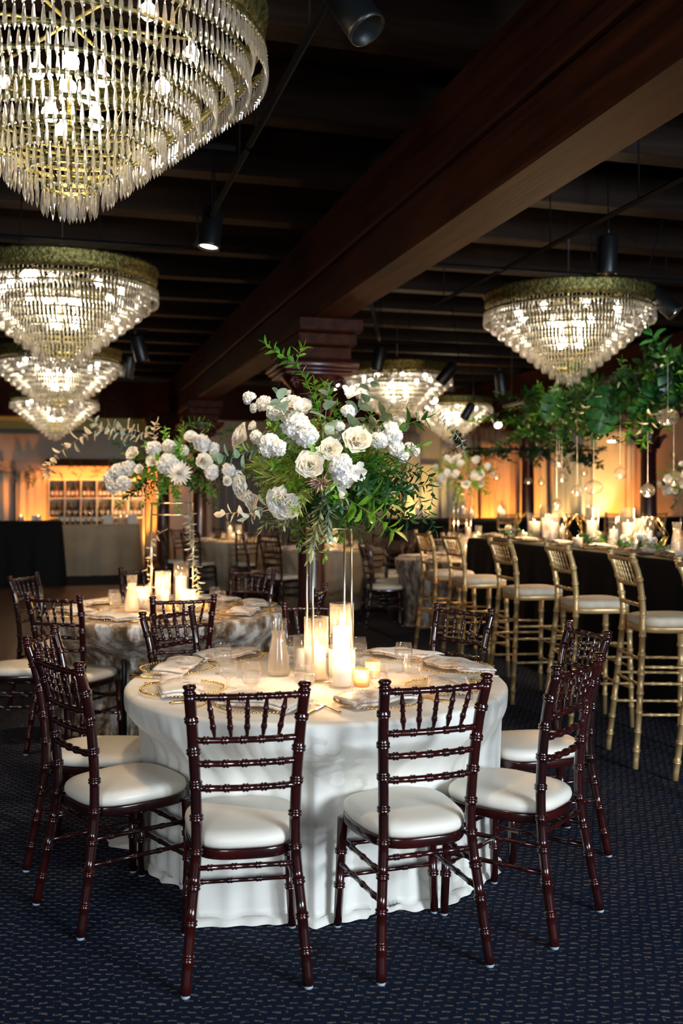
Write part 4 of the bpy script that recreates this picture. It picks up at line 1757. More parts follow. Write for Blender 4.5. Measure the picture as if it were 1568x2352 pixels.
def on_ball(px, py, rx=0.36, rz=0.30, out=1.0, zc=CZB):
    """a point on the camera-side of the bouquet's ellipsoid at that direction"""
    for _ in range(2):
        p = at(px, py, zc)
        ex = (p.x - BC.x) / rx
        ez = (p.z - BC.z) / rz
        q = max(0.0, 1 - ex * ex - ez * ez)
        yv = BC.y - 0.30 * math.sqrt(q) * out
        zc = yv
    p = at(px, py, yv)
    d = Vector((p.x - BC.x, (p.y - BC.y) * 1.1 - 0.10, (p.z - BC.z)))
    return p, d.normalized()


for k_, px, py, s in (('stock', 573, 915, 34), ('stock', 585, 938, 26), ('stock', 608, 928, 40), ('stock', 634, 945, 50), ('peony', 664, 936, 62), ('bud', 697, 942, 62),
                     ('stockb', 683, 980, 66), ('stockb', 703, 1000, 56), ('stockb', 676, 968, 44), ('rosew', 556, 1004, 66), ('bud', 583, 980, 34), ('stock', 588, 1003, 32),
                     ('stock', 620, 1022, 56), ('stock', 640, 1030, 40), ('rose', 818, 1012, 72), ('rose', 757, 1032, 58), ('rose', 712, 1068, 70), ('rosew', 729, 1048, 44),
                     ('stockb', 782, 1070, 56), ('stockb', 790, 1096, 52), ('lily', 815, 1085, 46), ('peony', 650, 1156, 74), ('rosew', 557, 1118, 62), ('rosew', 580, 1147, 52),
                     ('lily', 799, 915, 42), ('stockb', 800, 945, 34), ('stock', 893, 998, 62), ('stock', 870, 1012, 42), ('stock', 908, 1030, 40), ('stock', 912, 975, 40),
                     ('stock', 938, 1030, 32), ('stock', 952, 1037, 26), ('stock', 925, 1048, 30), ('bud', 905, 968, 30), ('stock', 780, 980, 24), ('bud', 662, 905, 26)):
    p, d = on_ball(px, py, out=1.08)
    add_flower(bq, k_, p, d, s * p.y / F * (1.04 if k_.startswith('stock') else 1.15))
p, d = on_ball(737, 1108, out=1.1)
mb = MB()
rnd = random.Random(5)
for i in range(60):
    dd = Vector((rnd.uniform(-1, 1), rnd.uniform(-1, -0.2), rnd.uniform(-1, 0.6)))
    leaf(mb, (0, 0, 0), dd, rv(rnd), rnd.uniform(0.03, 0.065), 0.008, 'blade')
put('dried_plume', mb.mesh('dried_plume', 'brown_plume'), bq, p - bq.location)
# greenery massed by colour zone, as in the photograph
rnd = random.Random(31)
cen = Vector((BC.x, BC.y, BC.z - 0.03))


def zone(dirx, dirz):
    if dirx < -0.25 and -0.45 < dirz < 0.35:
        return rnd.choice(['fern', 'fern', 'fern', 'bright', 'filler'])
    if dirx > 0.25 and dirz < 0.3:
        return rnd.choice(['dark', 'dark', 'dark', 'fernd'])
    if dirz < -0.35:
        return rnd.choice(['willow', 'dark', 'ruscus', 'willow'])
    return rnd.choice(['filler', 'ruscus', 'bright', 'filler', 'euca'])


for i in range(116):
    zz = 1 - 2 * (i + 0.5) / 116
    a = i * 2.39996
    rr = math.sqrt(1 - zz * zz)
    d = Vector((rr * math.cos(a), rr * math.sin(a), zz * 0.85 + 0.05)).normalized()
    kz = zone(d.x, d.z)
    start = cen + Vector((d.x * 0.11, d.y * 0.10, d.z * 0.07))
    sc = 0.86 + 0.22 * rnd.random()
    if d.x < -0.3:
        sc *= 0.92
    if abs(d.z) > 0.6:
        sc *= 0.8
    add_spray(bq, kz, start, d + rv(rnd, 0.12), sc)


def bp(px, py, Z=3.9):
    return at(px, py, Z)


# named branches
add_trail(bq, 'leaf_mid', [bp(738, 1010, 3.95), bp(735, 960, 3.93), bp(715, 905, 3.93), bp(697, 862, 3.93), bp(672, 832, 3.94), bp(640, 812, 3.95), bp(612, 792, 3.96)], 40, (0.052, 0.019), 'point', 0.8, 'ruscus_branch')
add_trail(bq, 'leaf_bright', [bp(680, 832, 3.93), bp(688, 812, 3.92), bp(694, 800, 3.92)], 7, (0.050, 0.018), 'point', 0.7, 'ruscus_branch')
add_trail(bq, 'leaf_bright', [bp(745, 1000, 3.88), bp(728, 930, 3.86), bp(722, 880, 3.86)], 22, (0.046, 0.018), 'point', 0.9, 'ruscus_branch')
add_trail(bq, 'leaf_mid', [bp(770, 1000, 3.9), bp(765, 930, 3.9), bp(745, 885, 3.9)], 18, (0.050, 0.022), 'point', 0.9, 'ruscus_branch')
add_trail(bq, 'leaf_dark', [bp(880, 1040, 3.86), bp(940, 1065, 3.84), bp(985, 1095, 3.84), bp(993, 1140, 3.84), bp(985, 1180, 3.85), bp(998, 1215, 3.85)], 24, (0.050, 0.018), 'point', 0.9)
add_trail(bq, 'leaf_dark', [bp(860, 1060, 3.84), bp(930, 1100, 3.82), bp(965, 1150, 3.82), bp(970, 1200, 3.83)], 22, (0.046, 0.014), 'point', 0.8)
add_trail(bq, 'leaf_cream', [bp(850, 975, 4.0), bp(905, 950, 4.0), bp(960, 945, 4.0), bp(1010, 960, 4.0), bp(1052, 988, 4.0)], 30, (0.034, 0.018), 'round', 1.0, 'blossom_twig')
add_trail(bq, 'leaf_cream', [bp(880, 990, 3.95), bp(930, 935, 3.95), bp(925, 915, 3.95)], 14, (0.032, 0.016), 'round', 1.0, 'blossom_twig')
add_trail(bq, 'leaf_silver', [bp(985, 945, 4.02), bp(1030, 980, 4.02), bp(1058, 1010, 4.02), bp(1065, 1035, 4.02)], 12, (0.034, 0.022), 'round', 1.0, 'eucalyptus_branch')
add_trail(bq, 'leaf_grey', [bp(640, 1040, 3.82), bp(590, 1035, 3.80), bp(545, 1045, 3.80), bp(512, 1048, 3.80)], 12, (0.055, 0.045), 'round', 1.0, 'eucalyptus_branch')
add_trail(bq, 'leaf_grey', [bp(700, 1000, 3.80), bp(665, 960, 3.78), bp(640, 915, 3.80)], 9, (0.062, 0.056), 'round', 1.0, 'eucalyptus_branch')
add_trail(bq, 'leaf_grey', [bp(790, 1010, 3.80), bp(815, 955, 3.82), bp(838, 925, 3.84), bp(855, 885, 3.86)], 9, (0.058, 0.052), 'round', 1.0, 'eucalyptus_branch')
add_trail(bq, 'leaf_grey', [bp(740, 1010, 3.76), bp(748, 950, 3.76), bp(752, 905, 3.78)], 5, (0.058, 0.050), 'round', 0.9, 'eucalyptus_branch')
add_trail(bq, 'leaf_olive', [bp(810, 1040, 3.80), bp(850, 990, 3.80), bp(880, 955, 3.82)], 10, (0.085, 0.042), 'point', 0.9, 'salal_branch')
add_trail(bq, 'leaf_mid', [bp(850, 1010, 3.84), bp(920, 980, 3.84), bp(975, 960, 3.86)], 10, (0.075, 0.034), 'point', 0.9, 'salal_branch')
add_trail(bq, 'leaf_bright', [bp(780, 1130, 3.78), bp(820, 1160, 3.74), bp(860, 1185, 3.72), bp(890, 1210, 3.72), bp(905, 1220, 3.72)], 13, (0.082, 0.044), 'point', 1.0, 'salal_branch')
add_trail(bq, 'leaf_mid', [bp(800, 1120, 3.78), bp(850, 1140, 3.74), bp(895, 1160, 3.74)], 9, (0.082, 0.044), 'point', 1.0, 'salal_branch')
add_trail(bq, 'leaf_olive', [bp(740, 1130, 3.80), bp(735, 1180, 3.76), bp(722, 1230, 3.78), bp(712, 1270, 3.80)], 30, (0.062, 0.014), 'long', 0.55, 'willow_branch')
add_trail(bq, 'leaf_grey', [bp(745, 1130, 3.80), bp(755, 1180, 3.78), bp(752, 1235, 3.80)], 26, (0.055, 0.012), 'long', 0.6, 'willow_branch')
add_trail(bq, 'leaf_olive', [bp(690, 1140, 3.82), bp(665, 1175, 3.80), bp(650, 1205, 3.80)], 20, (0.045, 0.011), 'long', 0.7, 'willow_branch')
add_trail(bq, 'leaf_cream', [bp(620, 1170, 3.86), bp(580, 1180, 3.85), bp(545, 1178, 3.85), bp(515, 1180, 3.85)], 10, (0.050, 0.032), 'round', 1.0, 'eucalyptus_branch')
add_trail(bq, 'leaf_silver', [bp(640, 1150, 3.84), bp(600, 1170, 3.82), bp(570, 1185, 3.82)], 7, (0.058, 0.036), 'round', 1.0, 'eucalyptus_branch')
add_trail(bq, 'leaf_silver', [bp(760, 1090, 3.72), bp(775, 1120, 3.70), bp(785, 1135, 3.70)], 4, (0.070, 0.034), 'long', 0.6, 'eucalyptus_branch')
MB().lathe([(0.001, -0.02), (0.06, -0.02), (0.09, 0.05), (0.10, 0.14), (0.09, 0.15), (0.001, 0.15)], 16).build('flower_bowl', 'leaf_dark', bq)


def stand(label, c, w, d, rz, h, z0=TZ, bar=None, group='gold flower stands', rr=0.0048):
    o = thing('flower_stand', label, 'flower stand', (c[0], c[1], z0), rz, group)
    for sx in (-1, 1):
        for sy in (-1, 1):
            MB().tube([(sx * w / 2, sy * d / 2, 0), (sx * w / 2, sy * d / 2, h)], rr, 8).build('rod', 'pale_gold_metal', o)
    for z in ([0.004, h - 0.004] + (bar or [])):
        mb = MB()
        P = [(-w / 2, -d / 2, z), (w / 2, -d / 2, z), (w / 2, d / 2, z), (-w / 2, d / 2, z)]
        for a, b in zip(P, P[1:] + P[:1]):
            mb.tube([a, b], rr * 0.9, 6)
        mb.build('frame', 'pale_gold_metal', o)
    return o


stand('tall thin gold four-rod stand carrying the centre bouquet', ((755 - 784) * 4.03 / F, 4.05), 0.158, 0.15, 0.19, 0.62)
# skew of the rods comes from turning the square frame a little
COL.objects[-1]

# ------------------------------------------------------------------ bouquet of the second table
def bouquet(name_label, c, rx, ry, rz_, flowers, mix, nspray, fl_mix, seed, scale=1.0, group='tall bouquets', base=0.22):
    rnd = random.Random(seed)
    o = thing('flower_arrangement', name_label, 'flowers', (c.x, c.y, c.z - base), 0, group)
    for i in range(nspray):
        zz = 1 - 2 * (i + 0.5) / nspray
        a = i * 2.39996
        rr = math.sqrt(1 - zz * zz)
        d = Vector((rr * math.cos(a), rr * math.sin(a), zz))
        st = c + Vector((d.x * rx * 0.45, d.y * ry * 0.45, d.z * rz_ * 0.3))
        add_spray(o, rnd.choice(mix), st, Vector((d.x * rx, d.y * ry, d.z * rz_)) + rv(rnd, 0.05), scale * rnd.uniform(0.7, 1.0))
    for k_ in range(flowers):
        a = rnd.uniform(-PI, 0)
        el = rnd.uniform(-0.55, 1.2)
        d = Vector((math.cos(a) * math.cos(el), math.sin(a) * math.cos(el), math.sin(el)))
        p = c + Vector((d.x * rx, d.y * ry, d.z * rz_)) * rnd.uniform(0.85, 1.05)
        kd = rnd.choice(fl_mix)
        add_flower(o, kd, p, d + Vector((0, -0.3, 0)), rnd.uniform(0.08, 0.12) * scale * (0.8 if kd.startswith('stock') else 1))
    return o


Z2 = 6.45
c2 = at(392, 1075, Z2)
b2 = bouquet('wide white flower bouquet with long pale branch on velvet-clothed table', c2, 0.34, 0.26, 0.17, 0, ['ruscus', 'bright', 'dark', 'big', 'ruscus'], 46, ['stock'], 3, 1.0)
for k_, px, py, s, dz in (('rose', 306, 1042, 40, 0), ('stock', 352, 1030, 44, 0), ('stock', 388, 1025, 40, 0), ('bud', 436, 1008, 50, -.1), ('stock', 465, 1020, 52, 0), ('stock', 490, 1030, 36, 0), ('rose', 466, 1060, 48, -.1),
                          ('mum', 411, 1088, 62, -.2), ('stock', 385, 1065, 60, -.12), ('bud', 322, 1078, 36, -.1), ('stock', 270, 1085, 50, 0), ('stock', 295, 1075, 46, 0), ('stock', 262, 1115, 48, 0), ('stock', 285, 1110, 46, -.05),
                          ('stock', 485, 1085, 44, -.1), ('stock', 525, 1080, 40, -.05), ('rose', 520, 1105, 30, -.1), ('stock', 545, 1095, 34, 0), ('stock', 250, 1098, 34, 0), ('stock', 420, 1035, 34, 0), ('rose', 350, 1060, 34, -.1)):
    p = at(px, py, Z2 - 0.2 + dz * 0.5)
    add_flower(b2, k_, p, Vector((p.x - c2.x, -0.45, p.z - c2.z + 0.1)), s * p.y / F * (0.88 if k_ == 'stock' else 1.05))
add_trail(b2, 'leaf_cream', [at(380, 1030, 6.4), at(340, 1000, 6.4), at(290, 985, 6.4), at(235, 985, 6.4), at(170, 1015, 6.4), at(120, 1055, 6.4), at(105, 1085, 6.4)], 34, (0.075, 0.052), 'round', 1.0, 'eucalyptus_branch')
add_trail(b2, 'leaf_silver', [at(350, 1020, 6.4), at(300, 1000, 6.4), at(250, 990, 6.4), at(215, 970, 6.4)], 18, (0.078, 0.052), 'round', 1.0, 'eucalyptus_branch')
add_trail(b2, 'leaf_cream', [at(360, 1020, 6.4), at(352, 990, 6.4), at(358, 972, 6.4)], 10, (0.060, 0.036), 'round', 1.0, 'eucalyptus_branch')
add_trail(b2, 'leaf_mid', [at(430, 1030, 6.4), at(420, 990, 6.4), at(450, 968, 6.4), at(480, 975, 6.4)], 26, (0.060, 0.022), 'point', 0.9, 'ruscus_branch')
add_trail(b2, 'leaf_mid', [at(480, 1050, 6.4), at(515, 1000, 6.4), at(535, 985, 6.4)], 20, (0.05, 0.018), 'point', 0.9, 'ruscus_branch')
stx = ((343 + 448) / 2 - 784) * 6.5 / F
s2 = stand('gold four-rod stand carrying the left bouquet on the velvet-clothed table', (stx, 6.5), 0.27, 0.10, 0.12, 0.70, bar=[0.62])
vine = thing('leafy_vine', 'pale silver leaf vine hanging down the right rods of the left stand', 'vine', (stx + 0.13, 6.4, 0.9))
add_trail(vine, 'leaf_silver', [at(432, 1140, 6.38), at(434, 1200, 6.38), at(440, 1260, 6.38), at(452, 1320, 6.38), at(455, 1370, 6.38)], 44, (0.050, 0.034), 'round', 1.0, 'vine_stem')
vine2 = thing('leafy_vine', 'sparse pale vine winding by the left rods of the left stand', 'vine', (stx - 0.13, 6.4, 0.9))
add_trail(vine2, 'leaf_cream', [at(385, 1215, 6.4), at(360, 1230, 6.4), at(345, 1270, 6.4), at(338, 1310, 6.4), at(345, 1350, 6.4)], 14, (0.050, 0.030), 'round', 1.0, 'vine_stem')

# bouquet on the third table, and tall ones at right
c3 = at(1062, 1095, 11.8)
bouquet('round white rose bouquet behind the right edge of the centre bouquet', c3, 0.36, 0.32, 0.25, 26, ['bright', 'filler', 'ruscus', 'fern'], 34, ['rose', 'rosew', 'stock', 'rosew'], 8, 1.15)
stand('slim gold stand under the round rose bouquet behind right', (c3.x, 11.82), 0.16, 0.16, 0.2, c3.z - 0.24 - TZ + 0.04)
c4 = at(1585, 1105, 12.0)
rt4 = Vector((c4.x + 0.2, 12.1, 0))
bouquet('white and green bouquet cut by the right edge of picture', c4, 0.38, 0.32, 0.30, 24, ['bright', 'filler', 'dark', 'cream'], 32, ['rose', 'rosew', 'stock'], 9, 1.1)
RT.place(rt4, 0, 'round table beyond the black high table at the right edge', 'round tables')
round_cloth('tablecloth', rt4, 0.77, TH, 'velvet', 'mottled velvet cloth on the table beyond the black high table', 41, (), nth=144)
stand('slim gold stand under the bouquet at the right edge', (c4.x, 12.0), 0.16, 0.16, 0.2, c4.z - 0.24 - TZ + 0.04)

# ------------------------------------------------------------------ hanging greenery over the high table
GD = 4.75


def gpt(px, py, d=GD):
    t_, d_, Z = uvpx(px, d)
    p = at(px, py, Z)
    return p


gr = thing('hanging_greenery', 'dense dark green foliage installation hanging above black high table', 'greenery', UV(6.5, GD, 2.4), 0)
pp = [UV(3.4, GD, 2.62), UV(10.2, GD, 2.50)]
mb = MB()
mb.tube([p - gr.location for p in pp], 0.02, 8)
for tt in (3.6, 5.9, 8.2, 10.0):
    u = (tt - 3.4) / 6.8
    mb.tube([UV(tt, GD, 2.62 - 0.12 * u) - gr.location, UV(tt, GD, JZ - 0.005) - gr.location], 0.006, 6)
mb.build('suspension_pipe', 'black_metal', gr)
rnd = random.Random(77)
for i in range(150):
    u = (i + 0.5) / 150
    tt = 5.2 + 4.7 * u
    env = 0.75 + 0.35 * math.sin(u * 9 + 1) * 0.5 + (0.1 if u < .5 else 0)
    p = UV(tt + rnd.uniform(-.15, .15), GD + rnd.uniform(-0.22, 0.22), 2.48 + rnd.uniform(-0.22, 0.14) * env + 0.04 - 0.12 * u)
    a = rnd.random() * 6.28
    d = Vector((math.cos(a), math.sin(a), rnd.uniform(-1.4, 0.75)))
    kd = rnd.choice(['bigdark', 'bigdark', 'dark', 'bigmid', 'bigdark', 'ruscus'])
    add_spray(gr, kd, p, d, rnd.uniform(1.1, 1.5))


def monstera(par, base, d, nrm, L, name='monstera_leaf'):
    d = Vector(d).normalized()
    s = d.cross(Vector(nrm)).normalized()
    n = s.cross(d)
    mb = MB()
    vs, fs = [], []
    N = 90
    edge = []
    for k_ in range(N + 1):
        u = k_ / N
        w = math.sin(min(1, u * 1.04 + 0.03) * PI) ** 0.55 * (1.06 - 0.45 * u)
        slot = 1.0
        q = (u * 4.6) % 1.0
        if 0.15 < u < 0.92 and q > 0.82:
            slot = 0.30
        edge.append((u, w * 0.34 * slot))
    for sgn in (-1, 1):
        b0 = len(vs)
        for u, w in edge:
            c = d * (L * u) - n * (0.12 * L * u * u)
            vs.append(c)
            vs.append(c + s * sgn * L * w * 0.5 + d * L * 0.05 - n * 0.01 * L)
            vs.append(c + s * sgn * L * w + d * (L * 0.10 * w * 2) - n * 0.06 * L)
        for k_ in range(N):
            for j in range(2):
                a = b0 + k_ * 3 + j
                fs.append((a, a + 3, a + 4, a + 1))
    mb.add(vs, fs)
    mb.tube([-d * 0.15 * L, d * 0.5 * L - n * 0.03 * L, d * L * 0.95 - n * 0.11 * L], [0.005, 0.004, 0.001], 5)
    o = mb.build(name, 'leaf_deep', par)
    o.location = Vector(base) - par.location
    return o


monstera(gr, gpt(1400, 880, 4.45), Vector((-0.28, -0.1, -1)), Vector((-0.3, -1, 0.1)), 0.50)
monstera(gr, gpt(1290, 890, 4.5), Vector((-0.45, -0.1, -1)), Vector((0.2, -1, 0.3)), 0.40)
monstera(gr, gpt(1530, 830, 4.5), Vector((0.25, -0.1, -0.9)), Vector((0.2, -1, 0.3)), 0.38)
for px, py, ex, ey in ((1290, 860, 1225, 960), (1320, 900, 1275, 1010), (1470, 900, 1440, 1000), (1490, 920, 1475, 1020), (1540, 830, 1480, 800), (1350, 850, 1300, 840)):
    add_trail(gr, 'leaf_mid' if px % 20 else 'leaf_dark', [gpt(px, py, 4.5), gpt((px + ex) / 2 + 6, (py + ey) / 2, 4.5), gpt(ex, ey, 4.5)], 20, (0.085, 0.036), 'point', 0.9)

g2 = thing('hanging_greenery', 'thin dark garland hanging across the back above the orange drapes', 'greenery', UV(13.5, 6.2, 2.1), 0)
ga, gb = at(1060, 1030, 14.5), at(1372, 1035, 15.6)
mb = MB()
mb.tube([ga - g2.location, gb - g2.location], 0.02, 6)
for q in (0.08, 0.92):
    p = ga.lerp(gb, q)
    mb.tube([p - g2.location, Vector((p.x, p.y, JZ - 0.005)) - g2.location], 0.006, 6)
mb.build('suspension_pipe', 'black_metal', g2)
for i in range(60):
    u = (i + 0.5) / 60
    p = ga.lerp(gb, u) + rv(rnd, 0.10)
    a = rnd.random() * 6.28
    add_spray(g2, rnd.choice(['dark', 'bigdark', 'dark']), p, Vector((math.cos(a), math.sin(a), rnd.uniform(-1, 0.5))), rnd.uniform(0.9, 1.3))


def globe_maker(R, squash):
    def mk():
        o = thing('glass_globe', '', 'candle holder')
        prof = [(max(0.001, R * math.sin(q)), R * squash * -math.cos(q)) for q in [PI * i / 14 for i in range(15)]]
        mb = MB()
        mb.lathe(prof, 24)
        mb.lathe([(0.006, R * squash - 0.002), (0.009, R * squash + 0.008), (0.005, R * squash + 0.02), (0.001, R * squash + 0.022)], 8)
        mb.build('glass', 'clear_glass', o)
        c = MB().lathe([(0.001, -R * squash * 0.86), (0.018, -R * squash * 0.86), (0.019, -R * squash * 0.86 + 0.015), (0.001, -R * squash * 0.86 + 0.014)], 12).build('tealight', 'wax', o)
        MB().lathe([(0.0006, -R * squash * 0.86 + 0.015), (0.004, -R * squash * 0.86 + 0.022), (0.0003, -R * squash * 0.86 + 0.04)], 8).build('flame', 'flame', c)
        return o
    return Proto(mk)


GB = globe_maker(0.058, 1.0)
GO = globe_maker(0.085, 0.80)
ropes = []
for px, py, big, d, l in ((1533, 958, 1, 4.45, 'large glass globe with tealight, uppermost at right under the leaves'), (1363, 1120, 1, 4.8, 'wide flattened glass globe at centre of the hanging group'),
                          (1284, 1060, 1, 4.8, 'wide glass globe at left, upper one of its string'), (1290, 1097, 0, 4.82, 'small glass globe just below the wide left one'),
                          (1325, 1128, 0, 4.8, 'round glass globe left of the wide flattened one'), (1278, 1160, 0, 4.7, 'lowest glass globe at the left of the group'),
                          (1424, 1087, 0, 4.9, 'round glass globe in front of the bright cream panel'), (1487, 1127, 0, 4.7, 'round glass globe in front of the dark iron column'),
                          (1547, 1100, 1, 4.9, 'wide glass globe at right edge before the white bouquet')):
    p = gpt(px, py, d)
    GLN = (GO if big else GB).place(p, 0, l, 'hanging glass globes').name
    MB().tube([(0, 0, 0.072), (0, 0, 2.56 - p.z)], 0.0018, 5).build('hanging_cord', 'plaster_white', COL.objects[GLN])
for px, py, l in ((1140, 1095, 'tiny far globe left of the slim red column'), (1213, 1105, 'tiny far globe on the orange drape'), (1243, 1107, 'second tiny far globe on the orange drape'), (1341, 1085, 'tiny far globe right of the wide left globe')):
    p = at(px, py, 14.5 + (px - 1060) / 312 * 1.1)
    GLN = GB.place(p, 0, l + ', hanging from the back garland', 'far hanging glass globes').name
    MB().tube([(0, 0, 0.072), (0, 0, 2.2 - p.z)], 0.0018, 5).build('hanging_cord', 'plaster_white', COL.objects[GLN])

# ------------------------------------------------------------------ on the high table
HZ = 1.071


def hp(px, d):
    t_, d_, Z = uvpx(px, d)
    v = UV(t_, d)
    return v.x, v.y, HZ


VTB = vase_maker(0.06, 0.33, 0.045, 0.20)
VWB = vase_maker(0.07, 0.26, 0.058, 0.17)
for px, d, P, l in ((1226, 4.5, VWB, 'wide candle cylinder at the left of the cluster'), (1252, 4.75, VTB, 'tall candle cylinder behind the cluster at left'), (1266, 4.5, VWB, 'wide candle cylinder at the right of the cluster'), (1290, 4.8, VM, 'narrow candle cylinder right of the cluster'),
                     (1358, 4.6, VTB, 'tall candle cylinder between the two geometric lanterns'), (1440, 4.65, VTB, 'tall candle cylinder before the dark iron column'), (1468, 4.5, VM, 'narrow candle cylinder left of the right lantern'), (1408, 4.8, VM, 'narrow candle cylinder far side, middle of table'), (1486, 4.9, VM, 'candle cylinder on the far side behind the right lantern')):
    P.place(hp(px, d), 0, l + ' on the black high table', 'candle cylinders on the high table')
VSQ = vase_maker(0.045, 0.085, 0.040, 0.07, 'candle_vase')
VSQ.place(hp(1325, 4.22), 0, 'low glowing candle glass in front of the left geometric lantern', 'low candle glasses')
VSQ.place(hp(1460, 4.25), 0, 'low glowing candle glass in front of the right lantern', 'low candle glasses')
VSQ.place(hp(1200, 4.3), 0, 'low glowing candle glass at left end of high table', 'low candle glasses')
for px in (1246, 1345, 1462):
    x, y, z = hp(px, 4.5)
    light('candle_glow', 'POINT', (x, y, z + 0.40), 15, (1.0, 0.62, 0.3), 0.03)
for px, d, l in ((1253, 4.25, 'left'), (1405, 4.2, 'middle'), (1552, 4.25, 'right'), (1176, 4.4, 'far left')):
    GOB.place(hp(px, d), 0, 'stemmed goblet on near edge of black high table, %s one' % l, 'goblets on the high table')
CAR.place(hp(1553, 4.5), 0, 'glass carafe at the right edge on the black high table')


def lantern_maker():
    o = thing('geometric_lantern', '', 'lantern')
    mb = MB()
    n = 6
    R1, R2, R3 = 0.085, 0.15, 0.075
    H1, H2, H3 = 0.0, 0.11, 0.26
    A = [(R1 * math.cos(2 * PI * k_ / n), R1 * math.sin(2 * PI * k_ / n), H1) for k_ in range(n)]
    B = [(R2 * math.cos(2 * PI * (k_ + .5) / n), R2 * math.sin(2 * PI * (k_ + .5) / n), H2) for k_ in range(n)]
    C = [(R3 * math.cos(2 * PI * k_ / n), R3 * math.sin(2 * PI * k_ / n), H3) for k_ in range(n)]
    for k_ in range(n):
        k2 = (k_ + 1) % n
        for a, b in ((A[k_], A[k2]), (A[k_], B[k_]), (A[k2], B[k_]), (B[k_], C[k_]), (B[k_], C[k2]), (C[k_], C[k2])):
            mb.tube([a, b], 0.0035, 6)
    mb.build('wire_frame', 'gold_metal', o)
    return o


LAN = Proto(lantern_maker)
LAN.place(hp(1318, 4.62), 0.2, 'gold wire geometric lantern right of the candle cluster', 'geometric lanterns')
LAN.place(hp(1492, 4.6), 0.5, 'gold wire geometric lantern near the right edge', 'geometric lanterns')
LAN.place(hp(1204, 4.7), 0.3, 'gold wire geometric lantern left of the candle cluster', 'geometric lanterns')


def runner(px, d, label, seed, n=7, fl=3, sc=0.8):
    rnd = random.Random(seed)
    x, y, z = hp(px, d)
    o = thing('table_garland', label, 'flowers', (x, y, z), 0, 'low garlands on the high table')
    for i in range(n):
        p = Vector((x, y, z + 0.025)) + UV(rnd.uniform(-.2, .2), rnd.uniform(-.12, .08), 0)
        a = rnd.random() * 6.28
        add_spray(o, rnd.choice(['dark', 'bigdark', 'ruscus', 'euca']), p, Vector((math.cos(a), math.sin(a), 0.45)), sc * rnd.uniform(0.5, 0.8))
    for i in range(fl):
        p = Vector((x, y, z + 0.07)) + UV(rnd.uniform(-.12, .12), rnd.uniform(-.12, .02), rnd.uniform(-0.01, 0.05))
        add_flower(o, rnd.choice(['rosew', 'bud', 'rose']), p, Vector((rnd.uniform(-.4, .1), -0.8, 0.6)), 0.085)


runner(1190, 4.3, 'green garland at the left end of black high table', 1, fl=1)
runner(1375, 4.35, 'garland with white blooms between the two lanterns', 2)
runner(1500, 4.3, 'garland with white roses under the right lantern', 3, n=9, fl=5)
runner(1450, 4.5, 'low leafy garland by the tall candle, middle of high table', 4, fl=2)
for i, (px, l) in enumerate(((1132, 'leftmost'), (1205, 'second from left'), (1290, 'third from left'), (1375, 'fourth from left'), (1478, 'fifth from left'), (1555, 'rightmost'))):
    x, y, z = hp(px, 4.27)
    CHG.place((x, y, z), 0, 'glass charger on near edge of black high table, %s' % l, 'chargers on the high table')
    NAP[i % 3].place((x, y, z), AXIS + 1.4, 'pale folded napkin on near edge of black high table, %s' % l, 'napkins on the high table')
# candles on the far black table
for i, (px, P, l) in enumerate(((1063, VTB, 'left'), (1083, VM, 'second'), (1148, VTB, 'third'), (1156, VM, 'fourth'), (1350, VTB, 'fifth'), (1482, VM, 'sixth'), (960, VTB, 'leftmost'), (972, VM, 'next to leftmost'))):
    Z = 17.1 / (CA - (px - 784) / F * SA)
    P.place(((px - 784) / F * Z, Z, HZ), 0, 'candle cylinder on the back black table, %s of the row' % l, 'candle cylinders on the back table')
light('candle_glow', 'POINT', at(1150, 1150, 18.2), 14, (1.0, 0.6, 0.3), 0.05)

# bar tops
for i in range(9):
    dpos = 0.0 + i * 0.10
    BD.place(UV(19.4 + (i % 2) * 0.12, dpos, 0.955), 0, 'dark wine bottle standing on the beige bar counter', 'wine bottles on the beige bar')
for i, (dd, s) in enumerate(((-0.45, 'left'), (0.85, 'middle'), (1.3, 'right'))):
    o = MB().box(-0.09, 0.09, -0.06, 0.06, 0, 0.17, bev=0.006).build('menu_box', 'paper_label', smooth=False, loc=UV(19.4, dd, 0.952), rz=AXIS)
    tag(o, 'small white box on the beige bar counter, %s one' % s, 'box')
for px, l in ((48, 'left'), (88, 'right')):
    Z = 17.4 / (CA - (px - 784) / F * SA)
    VSQ.place(((px - 784) / F * Z, Z, HZ), 0, 'glowing candle on the far left black bar, %s one' % l, 'candles on the black bar')
for px, l in ((277, 'left'), (291, 'middle'), (303, 'right')):
    Z = 19.6 / (CA - (px - 784) / F * SA)
    VM.place(((px - 784) / F * Z, Z, 0.952), 0, 'candle cylinder on the beige bar, %s one' % l, 'candles on the beige bar')
light('candle_glow', 'POINT', at(290, 1150, 20.2), 10, (1.0, 0.55, 0.22), 0.05)

# garlands swagged at the bar
for a, b, sag, l in ((at(12, 1065, 19.6), at(98, 1075, 19.9), 30, 'leafy swag garland on the left curtain above the black bar'), (at(115, 1075, 20.0), at(330, 1080, 20.6), 6, 'leafy garland along the top of the lit bar shelves')):
    o = thing('swag_garland', l, 'garland', (a + b) / 2)
    for i in range(26):
        u = (i + .5) / 26
        p = a.lerp(b, u) - Vector((0, 0, 4 * u * (1 - u) * sag * 20 / F)) + rv(rnd, 0.04)
        q = rnd.random() * 6.28
        add_spray(o, rnd.choice(['dark', 'ruscus', 'dark']), p, Vector((math.cos(q), -0.3, math.sin(q))), rnd.uniform(0.6, 0.9))

# ------------------------------------------------------------------ chandeliers
NR = 11
RINGS = [(0.75 - 0.065 * k_, 1.70 - 0.053 * k_) for k_ in range(NR)]


